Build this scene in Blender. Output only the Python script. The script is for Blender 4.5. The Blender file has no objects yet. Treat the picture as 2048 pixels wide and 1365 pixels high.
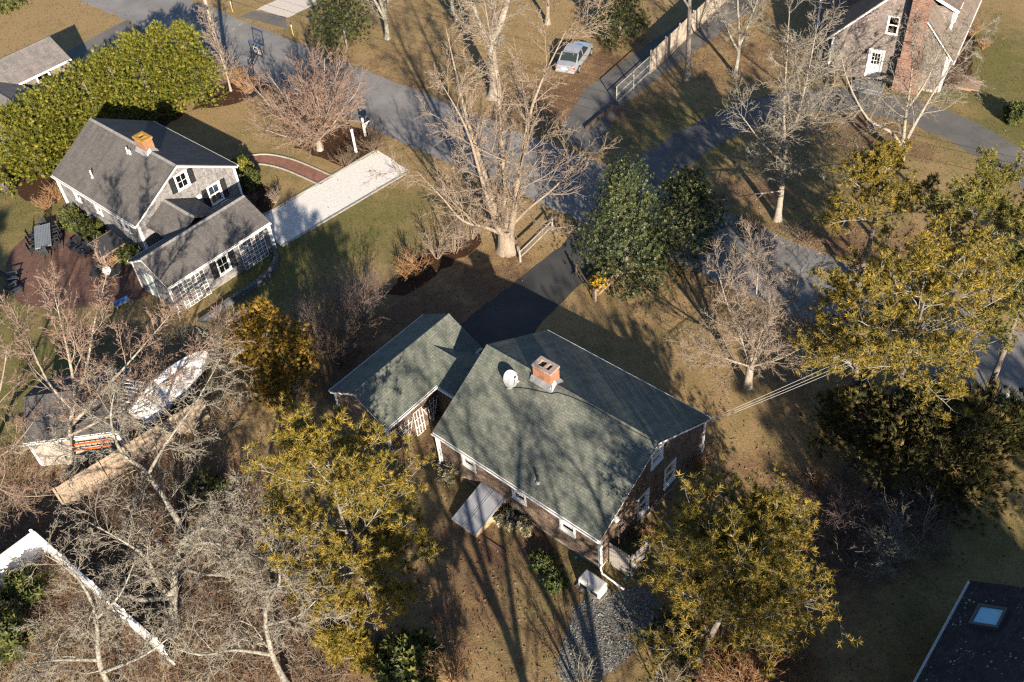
import bpy, math, random
import numpy as np
from mathutils import Vector, Matrix

# ------------------------------------------------------------------ camera, sky, sun, exposure
SC = bpy.context.scene
COL = SC.collection
CAM_H, F_PX = 40.232, 1984.9
PITCH, ROLL = math.radians(44.558), math.radians(-5.467)
_F = np.array([0, math.cos(PITCH), -math.sin(PITCH)])
_R0 = np.array([1.0, 0, 0]); _U0 = np.cross(_R0, _F)
_R = math.cos(ROLL) * _R0 + math.sin(ROLL) * _U0
_U = -math.sin(ROLL) * _R0 + math.cos(ROLL) * _U0
cd = bpy.data.cameras.new('camera'); cam = bpy.data.objects.new('camera', cd); COL.objects.link(cam)
cam.matrix_world = Matrix(((_R[0], _U[0], -_F[0], 0), (_R[1], _U[1], -_F[1], 0), (_R[2], _U[2], -_F[2], CAM_H), (0, 0, 0, 1)))
cd.sensor_width = 36; cd.lens = F_PX / 2048 * 36; cd.clip_start = 0.5; cd.clip_end = 2000
SC.camera = cam

SUN_EL = math.radians(20.6); SHADOW_AZ = math.radians(-10.8)      # shadows run away from the viewer, a little to the left
sun_to = Vector((-math.sin(SHADOW_AZ) * math.cos(SUN_EL), -math.cos(SHADOW_AZ) * math.cos(SUN_EL), math.sin(SUN_EL)))
wd = bpy.data.worlds.new('World'); SC.world = wd; wd.use_nodes = True
nt = wd.node_tree; bg = nt.nodes['Background']; sk = nt.nodes.new('ShaderNodeTexSky')
sk.sky_type = 'NISHITA'; sk.sun_disc = False; sk.sun_elevation = SUN_EL
sk.sun_rotation = math.atan2(sun_to.x, sun_to.y)
sk.air_density = 1.0; sk.dust_density = 0.3; sk.ozone_density = 3.0
nt.links.new(sk.outputs[0], bg.inputs[0]); bg.inputs[1].default_value = 0.06
sl = bpy.data.lights.new('sun', 'SUN'); sl.energy = 5.0; sl.angle = math.radians(0.53); sl.color = (1.0, 0.86, 0.68)
so = bpy.data.objects.new('sun', sl); COL.objects.link(so)
so.rotation_euler = sun_to.to_track_quat('Z', 'Y').to_euler(); so.location = (10, -40, 60)
vs = SC.view_settings; vs.view_transform = 'Standard'; vs.look = 'None'; vs.gamma = 1; vs.use_curve_mapping = False
vs.exposure = 1.35
cy = SC.cycles; cy.max_bounces = 4; cy.diffuse_bounces = 2; cy.glossy_bounces = 2; cy.transmission_bounces = 4
cy.transparent_max_bounces = 6; cy.caustics_reflective = False; cy.caustics_refractive = False
cy.use_adaptive_sampling = False; cy.use_denoising = False; cy.sample_clamp_indirect = 4
cy.pixel_filter_type = 'BLACKMAN_HARRIS'; cy.filter_width = 1.3

# ------------------------------------------------------------------ helpers
def px(x, y, z=0.0):
    """ground (or height z) point seen at photograph pixel x, y (2048 wide)"""
    d = _F + _R * (x - 1024) / F_PX - _U * (y - 682.5) / F_PX
    t = (z - CAM_H) / d[2]
    return Vector((t * d[0], t * d[1], z))

def tag(o, label=None, cat=None, group=None, kind=None):
    if label: o['label'] = label
    if cat: o['category'] = cat
    if group: o['group'] = group
    if kind: o['kind'] = kind
    return o

def empty(name, loc=(0, 0, 0), rz=0.0, label=None, cat=None, group=None):
    o = bpy.data.objects.new(name, None); COL.objects.link(o)
    o.location = loc; o.rotation_euler = (0, 0, rz); o.empty_display_size = .2
    return tag(o, label, cat, group)

def link(name, me, parent=None):
    o = bpy.data.objects.new(name, me); COL.objects.link(o)
    if parent is not None: o.parent = parent
    return o

class MB:
    """collects polygons, then links them as one mesh object"""
    def __init__(s): s.v = []; s.f = []; s.uv = []
    def face(s, pts, uv=None):
        n = len(s.v); s.v += [tuple(p) for p in pts]; s.f.append(tuple(range(n, n + len(pts))))
        s.uv.append(uv if uv else [(0, 0)] * len(pts))
    def box(s, lo, hi, M=None):
        x0, y0, z0 = lo; x1, y1, z1 = hi
        c = [(x0, y0, z0), (x1, y0, z0), (x1, y1, z0), (x0, y1, z0), (x0, y0, z1), (x1, y0, z1), (x1, y1, z1), (x0, y1, z1)]
        if M is not None: c = [tuple(M @ Vector(p)) for p in c]
        n = len(s.v); s.v += c
        for f in ((0, 3, 2, 1), (4, 5, 6, 7), (0, 1, 5, 4), (1, 2, 6, 5), (2, 3, 7, 6), (3, 0, 4, 7)):
            s.f.append(tuple(n + i for i in f)); s.uv.append([(0, 0)] * 4)
        return s
    def bar(s, a, b, w, h=None, up=(0, 0, 1)):
        """square bar from a to b"""
        a = Vector(a); b = Vector(b); h = w if h is None else h
        d = (b - a); L = d.length
        if L < 1e-6: return s
        d /= L; u = Vector(up)
        if abs(d.dot(u)) > .98: u = Vector((1, 0, 0))
        sx = d.cross(u).normalized(); uz = sx.cross(d)
        c = []
        for p in (a, b):
            for i, j in ((-1, -1), (1, -1), (1, 1), (-1, 1)): c.append(tuple(p + sx * (i * w / 2) + uz * (j * h / 2)))
        n = len(s.v); s.v += c
        for f in ((0, 3, 2, 1), (4, 5, 6, 7), (0, 1, 5, 4), (1, 2, 6, 5), (2, 3, 7, 6), (3, 0, 4, 7)):
            s.f.append(tuple(n + i for i in f)); s.uv.append([(0, 0)] * 4)
        return s
    def tube(s, pts, rad, sides=8, cap=True):
        pts = [Vector(p) for p in pts]; n0 = len(s.v); k = len(pts)
        if not hasattr(rad, '__len__'): rad = [rad] * k
        t0 = (pts[1] - pts[0]).normalized(); ref = Vector((1, 0, 0)) if abs(t0.x) < .8 else Vector((0, 1, 0))
        for i, p in enumerate(pts):
            t = (pts[min(i + 1, k - 1)] - pts[max(i - 1, 0)]).normalized()
            u = (ref - t * ref.dot(t)).normalized(); w = t.cross(u)
            for j in range(sides):
                a = 2 * math.pi * j / sides; s.v.append(tuple(p + (u * math.cos(a) + w * math.sin(a)) * rad[i]))
        for i in range(k - 1):
            for j in range(sides):
                j2 = (j + 1) % sides
                s.f.append((n0 + i * sides + j, n0 + i * sides + j2, n0 + (i + 1) * sides + j2, n0 + (i + 1) * sides + j)); s.uv.append([(0, 0)] * 4)
        if cap:
            s.f.append(tuple(n0 + j for j in reversed(range(sides)))); s.uv.append([(0, 0)] * sides)
            s.f.append(tuple(n0 + (k - 1) * sides + j for j in range(sides))); s.uv.append([(0, 0)] * sides)
        return s
    def lathe(s, prof, sides=16, M=None):
        """profile list of (radius, z)"""
        n0 = len(s.v); k = len(prof)
        for r, z in prof:
            for j in range(sides):
                a = 2 * math.pi * j / sides; p = Vector((r * math.cos(a), r * math.sin(a), z))
                s.v.append(tuple(M @ p if M is not None else p))
        for i in range(k - 1):
            for j in range(sides):
                j2 = (j + 1) % sides
                s.f.append((n0 + i * sides + j, n0 + i * sides + j2, n0 + (i + 1) * sides + j2, n0 + (i + 1) * sides + j)); s.uv.append([(0, 0)] * 4)
        s.f.append(tuple(n0 + j for j in reversed(range(sides)))); s.uv.append([(0, 0)] * sides)
        s.f.append(tuple(n0 + (k - 1) * sides + j for j in range(sides))); s.uv.append([(0, 0)] * sides)
        return s
    def prism(s, poly, z0, z1):
        n = len(poly)
        s.face([(p[0], p[1], z1) for p in poly]); s.face([(p[0], p[1], z0) for p in reversed(poly)])
        for i in range(n):
            a = poly[i]; b = poly[(i + 1) % n]
            s.face([(a[0], a[1], z0), (b[0], b[1], z0), (b[0], b[1], z1), (a[0], a[1], z1)])
        return s
    def mesh(s, name, mat, smooth=False):
        me = bpy.data.meshes.new(name); me.from_pydata(s.v, [], s.f)
        uvl = me.uv_layers.new(name='UVMap'); flat = [c for f in s.uv for p in f for c in p]
        uvl.data.foreach_set('uv', flat)
        if mat: me.materials.append(mat)
        if smooth: me.polygons.foreach_set('use_smooth', [True] * len(me.polygons))
        me.update(); return me
    def build(s, name, mat, parent=None, smooth=False, bevel=0):
        o = link(name, s.mesh(name, mat, smooth), parent)
        if bevel:
            m = o.modifiers.new('bevel', 'BEVEL'); m.width = bevel; m.segments = 2; m.limit_method = 'ANGLE'
        return o

def np_mesh(name, V, F, mat, parent=None, tint=None, smooth=False):
    """mesh from numpy arrays; F is (n,3) or (n,4); tint one float a face"""
    me = bpy.data.meshes.new(name); V = np.asarray(V, np.float32); F = np.asarray(F, np.int32); n, k = F.shape
    me.vertices.add(len(V)); me.vertices.foreach_set('co', V.ravel())
    me.loops.add(n * k); me.loops.foreach_set('vertex_index', F.ravel())
    me.polygons.add(n); me.polygons.foreach_set('loop_start', np.arange(0, n * k, k, dtype=np.int32))
    me.polygons.foreach_set('loop_total', np.full(n, k, np.int32))
    if smooth: me.polygons.foreach_set('use_smooth', np.ones(n, bool))
    me.update(calc_edges=True)
    if tint is not None:
        a = me.attributes.new('tint', 'FLOAT', 'FACE'); a.data.foreach_set('value', np.asarray(tint, np.float32))
    if mat: me.materials.append(mat)
    return link(name, me, parent)

# ------------------------------------------------------------------ materials
MATS = {}
def _new(name):
    m = bpy.data.materials.new(name); m.use_nodes = True
    return m, m.node_tree, m.node_tree.nodes, m.node_tree.links, m.node_tree.nodes['Principled BSDF']

def ramp(N, stops):
    r = N.new('ShaderNodeValToRGB'); e = r.color_ramp.elements
    while len(e) < len(stops): e.new(.5)
    for i, (p, c) in enumerate(stops): e[i].position = p; e[i].color = (*c, 1)
    return r

def mat(name, stops, scale=3.0, rough=.8, bump=0.0, bscale=None, detail=6, metal=0.0, stretch=None, spec=.3, tint=None, coord='Object', fine=None):
    """colour from noise through stops [(pos, rgb)...]; tint: colour range driven by the per-face tint"""
    if name in MATS: return MATS[name]
    m, t, N, Lk, P = _new(name)
    P.inputs['Roughness'].default_value = rough; P.inputs['Metallic'].default_value = metal
    P.inputs['Specular IOR Level'].default_value = spec
    if not isinstance(stops, (list,)): stops = [(0, stops), (1, stops)]
    tc = N.new('ShaderNodeTexCoord'); src = tc.outputs[coord]
    if stretch:
        mp = N.new('ShaderNodeMapping'); mp.inputs['Scale'].default_value = stretch; Lk.new(src, mp.inputs[0]); src = mp.outputs[0]
    nz = N.new('ShaderNodeTexNoise'); nz.inputs['Scale'].default_value = scale; nz.inputs['Detail'].default_value = detail
    nz.inputs['Roughness'].default_value = .65; Lk.new(src, nz.inputs['Vector'])
    fac = nz.outputs['Fac']
    if fine:
        n2 = N.new('ShaderNodeTexNoise'); n2.inputs['Scale'].default_value = fine; n2.inputs['Detail'].default_value = 3; Lk.new(src, n2.inputs['Vector'])
        mx = N.new('ShaderNodeMix'); mx.inputs[0].default_value = .5; Lk.new(fac, mx.inputs[2]); Lk.new(n2.outputs['Fac'], mx.inputs[3]); fac = mx.outputs[0]
    if tint:
        at = N.new('ShaderNodeAttribute'); at.attribute_name = 'tint'
        mx = N.new('ShaderNodeMix'); mx.inputs[0].default_value = tint; Lk.new(fac, mx.inputs[2]); Lk.new(at.outputs['Fac'], mx.inputs[3]); fac = mx.outputs[0]
    r = ramp(N, stops); Lk.new(fac, r.inputs[0]); Lk.new(r.outputs[0], P.inputs['Base Color'])
    if bump:
        b = N.new('ShaderNodeBump'); b.inputs['Strength'].default_value = bump; b.inputs['Distance'].default_value = .05
        nb = N.new('ShaderNodeTexNoise'); nb.inputs['Scale'].default_value = bscale or scale * 4; nb.inputs['Detail'].default_value = 4
        Lk.new(src, nb.inputs['Vector']); Lk.new(nb.outputs['Fac'], b.inputs['Height']); Lk.new(b.outputs[0], P.inputs['Normal'])
    MATS[name] = m; return m

def leaf_mat(name, stops, trans=.25, rough=.6, spec=.25, scale=.8):
    """foliage: per-face tint plus broad noise, some light passing through"""
    if name in MATS: return MATS[name]
    m, t, N, Lk, P = _new(name)
    at = N.new('ShaderNodeAttribute'); at.attribute_name = 'tint'
    tc = N.new('ShaderNodeTexCoord'); nz = N.new('ShaderNodeTexNoise'); nz.inputs['Scale'].default_value = scale; Lk.new(tc.outputs['Object'], nz.inputs['Vector'])
    mx = N.new('ShaderNodeMix'); mx.inputs[0].default_value = .65; Lk.new(nz.outputs['Fac'], mx.inputs[2]); Lk.new(at.outputs['Fac'], mx.inputs[3])
    r = ramp(N, stops); Lk.new(mx.outputs[0], r.inputs[0]); Lk.new(r.outputs[0], P.inputs['Base Color'])
    P.inputs['Roughness'].default_value = rough; P.inputs['Specular IOR Level'].default_value = spec
    tr = N.new('ShaderNodeBsdfTranslucent'); Lk.new(r.outputs[0], tr.inputs[0])
    ms = N.new('ShaderNodeMixShader'); ms.inputs[0].default_value = trans
    Lk.new(P.outputs[0], ms.inputs[1]); Lk.new(tr.outputs[0], ms.inputs[2]); Lk.new(ms.outputs[0], N['Material Output'].inputs[0])
    MATS[name] = m; return m

def course_mat(name, c1, c2, gap, bw, rh, stain, stain_amt=.6, rough=.9, mottle=1.2, tabs=.7):
    """shingle courses on UV metres: tabs from a brick texture, weather stains over them"""
    if name in MATS: return MATS[name]
    m, t, N, Lk, P = _new(name); P.inputs['Roughness'].default_value = rough; P.inputs['Specular IOR Level'].default_value = .2
    uv = N.new('ShaderNodeUVMap'); br = N.new('ShaderNodeTexBrick'); Lk.new(uv.outputs[0], br.inputs['Vector'])
    br.inputs['Scale'].default_value = 1; br.inputs['Brick Width'].default_value = bw; br.inputs['Row Height'].default_value = rh
    br.inputs['Mortar Size'].default_value = .008; br.inputs['Mortar Smooth'].default_value = .3; br.inputs['Bias'].default_value = 0
    br.inputs['Color1'].default_value = (*c1, 1); br.inputs['Color2'].default_value = (*c2, 1); br.inputs['Mortar'].default_value = (*gap, 1)
    tc = N.new('ShaderNodeTexCoord'); nz = N.new('ShaderNodeTexNoise'); nz.inputs['Scale'].default_value = mottle; nz.inputs['Detail'].default_value = 7
    nz.inputs['Roughness'].default_value = .7; Lk.new(tc.outputs['Object'], nz.inputs['Vector'])
    r = ramp(N, [(.38, (0, 0, 0)), (.68, (1, 1, 1))]); Lk.new(nz.outputs['Fac'], r.inputs[0])
    ml = N.new('ShaderNodeMath'); ml.operation = 'MULTIPLY'; ml.inputs[1].default_value = stain_amt; Lk.new(r.outputs[0], ml.inputs[0])
    mx = N.new('ShaderNodeMix'); mx.data_type = 'RGBA'; Lk.new(ml.outputs[0], mx.inputs[0]); Lk.new(br.outputs['Color'], mx.inputs[6]); mx.inputs[7].default_value = (*stain, 1)
    n3 = N.new('ShaderNodeTexNoise'); n3.inputs['Scale'].default_value = 14; n3.inputs['Detail'].default_value = 3; Lk.new(tc.outputs['Object'], n3.inputs['Vector'])
    r3 = ramp(N, [(.3, (.6, .6, .6)), (.7, (1.25, 1.25, 1.25))]); Lk.new(n3.outputs['Fac'], r3.inputs[0])
    m2 = N.new('ShaderNodeMix'); m2.data_type = 'RGBA'; m2.blend_type = 'MULTIPLY'; m2.inputs[0].default_value = tabs
    Lk.new(mx.outputs[2], m2.inputs[6]); Lk.new(r3.outputs[0], m2.inputs[7])
    mp = N.new('ShaderNodeMapping'); mp.inputs['Scale'].default_value = (2.2, .35, 1); Lk.new(uv.outputs[0], mp.inputs[0])      # weather streaks down the courses
    n4 = N.new('ShaderNodeTexNoise'); n4.inputs['Scale'].default_value = 1.0; n4.inputs['Detail'].default_value = 6; n4.inputs['Roughness'].default_value = .7; Lk.new(mp.outputs[0], n4.inputs['Vector'])
    r4 = ramp(N, [(.32, (.68, .68, .68)), (.5, (1, 1, 1)), (.7, (1.22, 1.2, 1.16))]); Lk.new(n4.outputs['Fac'], r4.inputs[0])
    m5 = N.new('ShaderNodeMix'); m5.data_type = 'RGBA'; m5.blend_type = 'MULTIPLY'; m5.inputs[0].default_value = .85
    Lk.new(m2.outputs[2], m5.inputs[6]); Lk.new(r4.outputs[0], m5.inputs[7]); Lk.new(m5.outputs[2], P.inputs['Base Color'])
    MATS[name] = m; return m

def cracked(m, scale=.4, width=.006, dark=.7):
    """thin tar-dark cracks and repair tone over an asphalt material"""
    t = m.node_tree; N = t.nodes; Lk = t.links; P = N['Principled BSDF']; src = P.inputs['Base Color'].links[0].from_socket
    tc = N.new('ShaderNodeTexCoord'); nz = N.new('ShaderNodeTexNoise'); nz.inputs['Scale'].default_value = 1.5; nz.inputs['Detail'].default_value = 4; Lk.new(tc.outputs['Object'], nz.inputs['Vector'])
    ad = N.new('ShaderNodeMix'); ad.data_type = 'RGBA'; ad.inputs[0].default_value = .12; Lk.new(tc.outputs['Object'], ad.inputs[6]); Lk.new(nz.outputs['Color'], ad.inputs[7])
    v = N.new('ShaderNodeTexVoronoi'); v.feature = 'DISTANCE_TO_EDGE'; v.inputs['Scale'].default_value = scale; Lk.new(ad.outputs[2], v.inputs['Vector'])
    r = ramp(N, [(0, (dark, dark, dark)), (width, (1, 1, 1))]); Lk.new(v.outputs['Distance'], r.inputs[0])
    n2 = N.new('ShaderNodeTexNoise'); n2.inputs['Scale'].default_value = .25; n2.inputs['Detail'].default_value = 5; Lk.new(tc.outputs['Object'], n2.inputs['Vector'])
    r2 = ramp(N, [(.35, (.8, .8, .8)), (.65, (1.15, 1.14, 1.12))]); Lk.new(n2.outputs['Fac'], r2.inputs[0]); last = src
    for q in (r, r2):
        mx = N.new('ShaderNodeMix'); mx.data_type = 'RGBA'; mx.blend_type = 'MULTIPLY'; mx.inputs[0].default_value = 1; Lk.new(last, mx.inputs[6]); Lk.new(q.outputs[0], mx.inputs[7]); last = mx.outputs[2]
    Lk.new(last, P.inputs['Base Color']); return m

def glass_mat():
    if 'glass' in MATS: return MATS['glass']
    m, t, N, Lk, P = _new('window_glass')
    tr = N.new('ShaderNodeBsdfTransparent'); tr.inputs[0].default_value = (.55, .62, .62, 1)
    gl = N.new('ShaderNodeBsdfGlossy'); gl.inputs['Roughness'].default_value = .03
    fr = N.new('ShaderNodeFresnel'); fr.inputs[0].default_value = 1.6
    ms = N.new('ShaderNodeMixShader'); Lk.new(fr.outputs[0], ms.inputs[0]); Lk.new(tr.outputs[0], ms.inputs[1]); Lk.new(gl.outputs[0], ms.inputs[2])
    Lk.new(ms.outputs[0], N['Material Output'].inputs[0]); MATS['glass'] = m; return m

def white(): return mat('white_paint', [(.3, (.74, .74, .73)), (.7, (.84, .84, .83))], 2, .5, spec=.4)
def brick_mat(name='chimney_brick', c1=(.33, .11, .055), c2=(.42, .17, .085), mortar=(.36, .30, .25), sc=1.0):
    if name in MATS: return MATS[name]
    m = course_mat(name, c1, c2, mortar, .21 * sc, .075 * sc, (.16, .08, .05), .5, .9, 2.5); return m
# ------------------------------------------------------------------ the setting
rg = random.Random(7)
ST_U = Vector((math.cos(math.radians(-43.6)), math.sin(math.radians(-43.6)), 0)); ST_N = Vector((-ST_U.y, ST_U.x, 0))
def st(u, n): return ST_U * u + ST_N * n

def inside(poly, X, Y):
    r = np.zeros(X.shape, bool); n = len(poly)
    for i in range(n):
        x0, y0 = poly[i][0], poly[i][1]; x1, y1 = poly[(i + 1) % n][0], poly[(i + 1) % n][1]
        if y0 == y1: continue
        c = ((y0 > Y) != (y1 > Y)) & (X < (x1 - x0) * (Y - y0) / (y1 - y0) + x0); r ^= c
    return r

# broad patches of the ground's own cover: (x, y, radius, amount)
GREEN = [(-10, 53, 6, .75), (-15, 49, 5, .9), (-34, 60, 8, .7), (-35, 46, 9, .9), (-16, 64, 6, .3), (14, 61, 6, .7), (22, 54, 7, .6), (36, 66, 8, 1), (40, 56, 9, .9),
         (-30, 41, 7, .8), (20, 22, 8, .5), (-5, 30, 4, .25), (2, 24, 5, .45), (-17, 82, 8, .3), (28, 28, 6, .6), (5, 38, 5, .15), (9, 41, 6, .1)]
LITTER = [(-5, 43, 5, .9), (-1, 46, 4, .8), (-9, 41, 4, .9), (-18, 28, 8, 1), (-24, 30, 7, .9), (-12, 24, 6, .9), (13, 26, 6, .7), (-3, 25, 5, .7), (6, 66, 7, .8), (10, 70, 5, .7),
          (-8, 71, 6, .5), (12, 45, 5, .5), (18, 52, 5, .5), (26, 58, 5, .6), (16, 34, 5, .4), (15, 49, 4, .5), (-5, 33, 3, .6), (22, 46, 4, .8), (2, 22, 4, .5), (9, 18, 6, .8), (20, 70, 6, .6), (-4, 48, 3, .5)]
def cover(bl, X, Y, amt=1.0):
    r = np.zeros(X.shape)
    for x, y, R, s in bl: r = np.maximum(r, s * amt * np.clip(1.35 - np.hypot(X - x, Y - y) / R, 0, 1))
    return r

def ground():
    xs = np.concatenate([[-500, -250, -120], np.arange(-62, 62.1, .8), [120, 250, 500]]); ys = np.concatenate([[-300, -120, -40], np.arange(0, 112.1, .8), [180, 300, 600]])
    X, Y = np.meshgrid(xs, ys); V = np.stack([X, Y, np.zeros_like(X)], -1).reshape(-1, 3); nx = len(xs)
    i = np.arange(len(ys) - 1)[:, None] * nx + np.arange(nx - 1)[None]; F = np.stack([i, i + 1, i + nx + 1, i + nx], -1).reshape(-1, 4)
    m, t, N, Lk, P = _new('winter_lawn'); P.inputs['Roughness'].default_value = .95; P.inputs['Specular IOR Level'].default_value = .1
    tc = N.new('ShaderNodeTexCoord')
    def noise(sc, det=6, ro=.65):
        n = N.new('ShaderNodeTexNoise'); n.inputs['Scale'].default_value = sc; n.inputs['Detail'].default_value = det; n.inputs['Roughness'].default_value = ro
        Lk.new(tc.outputs['Object'], n.inputs['Vector']); return n.outputs['Fac']
    def mixc(f, a, b):
        x = N.new('ShaderNodeMix'); x.data_type = 'RGBA'; Lk.new(f, x.inputs[0]); Lk.new(a, x.inputs[6]); Lk.new(b, x.inputs[7]); return x.outputs[2]
    def rmp(f, st_): r = ramp(N, st_); Lk.new(f, r.inputs[0]); return r.outputs[0]
    def math_(op, a, b):
        x = N.new('ShaderNodeMath'); x.operation = op
        for k, q in enumerate((a, b)):
            if isinstance(q, float): x.inputs[k].default_value = q
            else: Lk.new(q, x.inputs[k])
        return x.outputs[0]
    fine = math_('ADD', math_('MULTIPLY', noise(7, 5, .8), .55), math_('MULTIPLY', noise(26, 3, .7), .45))
    dry = rmp(fine, [(.3, (.11, .078, .040)), (.5, (.285, .200, .100)), (.7, (.45, .33, .185))])
    grn = rmp(fine, [(.3, (.040, .046, .018)), (.5, (.130, .122, .046)), (.7, (.24, .205, .085))])
    lit = rmp(noise(13, 4, .8), [(.3, (.042, .028, .018)), (.5, (.155, .095, .057)), (.68, (.27, .175, .11)), (.8, (.40, .30, .22))])
    def attr(n_):
        a = N.new('ShaderNodeAttribute'); a.attribute_name = n_; return a.outputs['Fac']
    big = noise(.22, 5, .6); mid = noise(.9, 5, .65)
    g = math_('ADD', attr('green'), math_('MULTIPLY', math_('SUBTRACT', math_('MULTIPLY', math_('ADD', big, mid), .5), .45), 2.2))
    g = rmp(g, [(.12, (0, 0, 0)), (.8, (1, 1, 1))])
    l = math_('ADD', attr('litter'), math_('MULTIPLY', math_('SUBTRACT', math_('MULTIPLY', math_('ADD', noise(1.3, 5, .7), noise(.35, 4, .6)), .5), .52), 3.2))
    l = rmp(l, [(.15, (0, 0, 0)), (.75, (1, 1, 1))])
    c = mixc(l, mixc(g, dry, grn), lit); Lk.new(c, P.inputs['Base Color'])
    b = N.new('ShaderNodeBump'); b.inputs['Strength'].default_value = .7; b.inputs['Distance'].default_value = .06; Lk.new(noise(11, 4, .8), b.inputs['Height']); Lk.new(b.outputs[0], P.inputs['Normal'])
    o = np_mesh('ground', V, F, m); me = o.data
    for nm, bl in (('green', GREEN), ('litter', LITTER)):
        a = me.attributes.new(nm, 'FLOAT', 'POINT'); a.data.foreach_set('value', cover(bl, V[:, 0], V[:, 1], .85 if nm == 'green' else 1).astype(np.float32))
    tag(o, kind='structure'); return o
ground()

def wavy(pts, jit, step=.6, closed=True):
    out = []; n = len(pts)
    for i in range(n if closed else n - 1):
        a = Vector((pts[i][0], pts[i][1])); b = Vector((pts[(i + 1) % n][0], pts[(i + 1) % n][1])); k = max(1, int((b - a).length / step))
        d = (b - a); nn = Vector((-d.y, d.x)); nn = nn.normalized() if nn.length else nn
        for j in range(k): out.append(a + d * (j / k) + nn * rg.uniform(-jit, jit))
    return out
def sheet(name, pts, z, m, jit=.07, kind='structure', parent=None):
    p = wavy(pts, jit) if jit else [Vector((q[0], q[1])) for q in pts]
    A = sum(p[i].x * p[(i + 1) % len(p)].y - p[(i + 1) % len(p)].x * p[i].y for i in range(len(p)))
    if A < 0: p.reverse()
    mb = MB(); mb.face([(q.x, q.y, z) for q in p], [(q.x, q.y) for q in p])
    o = mb.build(name, m, parent)
    if parent is None: tag(o, kind=kind)
    return o
def ribbon(cl, w):
    """polygon of a centreline with width w"""
    L, Rr = [], []; cl = [(q[0], q[1]) for q in cl]
    for i, p in enumerate(cl):
        a = Vector(cl[max(i - 1, 0)]); b = Vector(cl[min(i + 1, len(cl) - 1)]); d = (b - a).normalized(); n = Vector((-d.y, d.x)) * (w / 2)
        L.append(Vector(p) + n); Rr.append(Vector(p) - n)
    return L + Rr[::-1]
def smooth_line(p, k=6):
    p = [Vector((q[0], q[1], q[2] if len(q) > 2 else 0)) for q in p]; out = []
    for i in range(len(p) - 1):
        a, b, c, d = p[max(i - 1, 0)], p[i], p[i + 1], p[min(i + 2, len(p) - 1)]
        for j in range(k):
            t = j / k; out.append(.5 * ((2 * b) + (c - a) * t + (2 * a - 5 * b + 4 * c - d) * t * t + (3 * b - a - 3 * c + d) * t ** 3))
    out.append(p[-1]); return out

asph = mat('old_asphalt', [(.3, (.165, .163, .166)), (.55, (.215, .212, .214)), (.75, (.265, .26, .26))], .9, .9, .25, 60, 8, fine=25, spec=.15)
asph2 = mat('dark_asphalt', [(.3, (.042, .045, .048)), (.6, (.062, .064, .066)), (.78, (.10, .10, .10))], .8, .85, .25, 60, 8, fine=30, spec=.2)
asph3 = mat('drive_asphalt', [(.3, (.10, .098, .098)), (.7, (.165, .16, .158))], .9, .9, .25, 60, 8, fine=25, spec=.15)
shell = mat('crushed_shell', [(.3, (.50, .49, .47)), (.5, (.66, .65, .63)), (.72, (.80, .79, .77))], 5, .9, .6, 30, 8, fine=40, spec=.1)
mulch = mat('bark_mulch', [(.3, (.022, .013, .009)), (.55, (.065, .036, .024)), (.75, (.115, .066, .045))], 7, .95, .9, 22, 6, fine=30, spec=.05)
gravel = mat('grey_gravel', [(.36, (.05, .05, .047)), (.5, (.14, .14, .13)), (.64, (.30, .295, .28))], 9, .9, .9, 18, 3, fine=16, spec=.1)
pave = course_mat('patio_brick', (.125, .068, .054), (.20, .11, .085), (.07, .05, .042), .2, .1, (.095, .06, .05), .6, .9, .9)
walkb = course_mat('walk_brick', (.22, .10, .075), (.31, .15, .11), (.14, .10, .08), .2, .1, (.17, .09, .07), .5, .9, 1.1)

for m_ in (asph, asph2, asph3): cracked(m_)
sheet('road', [st(-95, 40.8), st(95, 40.8), st(95, 46.7), st(-95, 46.7)], .012, asph, .10)
for i, (a, b) in enumerate((((463, 61), (470, 57)), ((477, 52), (484, 47.5)))):
    p, q = px(*a), px(*b); sheet('road_marking', ribbon([(p.x, p.y), (q.x, q.y)], .12), .016, mat('faded_yellow_paint', [(.3, (.42, .27, .06)), (.7, (.55, .38, .12))], 20, .8), 0)
sheet('behind_hedge_driveway', [(-32.0, 87.2), (-29.2, 84.6), (-34.6, 78.6), (-37.2, 80.9)], .008, asph3)
sheet('opposite_driveway_apron', [(-21.6, 85.6), (-20.3, 86.3), (-17.3, 84.6), (-17.0, 82.2), (-19.6, 84.2)], .008, asph3)
sheet('opposite_driveway', [(-20.2, 86.6), (-17.1, 84.4), (-6.0, 95.0), (-9.2, 97.5)], .006, mat('pale_gravel', [(.3, (.42, .38, .34)), (.7, (.62, .57, .52))], 4, .9, .5, 30, 6, fine=30))
sheet('corner_house_driveway', ribbon(smooth_line([(9.2, 54.6), (13.2, 58.4), (18.7, 62.0), (24.5, 63.0), (29.2, 61.0), (32.6, 57.2), (35.0, 51.5), (36.5, 46), (37, 40)]), 3.1), .008, asph3, .12)
sheet('fence_driveway', [(4.6, 61.6), (7.2, 58.6), (9.4, 64.3), (24.8, 79.8), (33, 88), (30.5, 90), (22, 82.2), (7.4, 67.6)], .008, asph3)
sheet('driveway', [(-1.0, 37.8), (-4.9, 41.4), (-2.6, 43.0), (4.0, 49.3), (4.8, 51.0), (4.3, 53.6), (10.0, 48.6), (7.2, 48.0), (5.5, 46.3), (3.4, 43.9), (1.7, 42.0), (.4, 39.8)], .008, asph2)
sd_ = sheet('shell_driveway', [(-16.9, 54.4), (-14.5, 51.8), (-6.1, 58.9), (-8.4, 61.9)], .008, shell, .05)
edg = mat('grey_edging', [(.3, (.20, .20, .19)), (.7, (.34, .33, .31))], 6, .9)
for a, b in (((-16.9, 54.5), (-8.5, 62.0)), ((-14.4, 51.7), (-6.1, 58.8))):
    MB().bar((a[0], a[1], .03), (b[0], b[1], .03), .13, .09).build('edging', edg, sd_)
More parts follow.
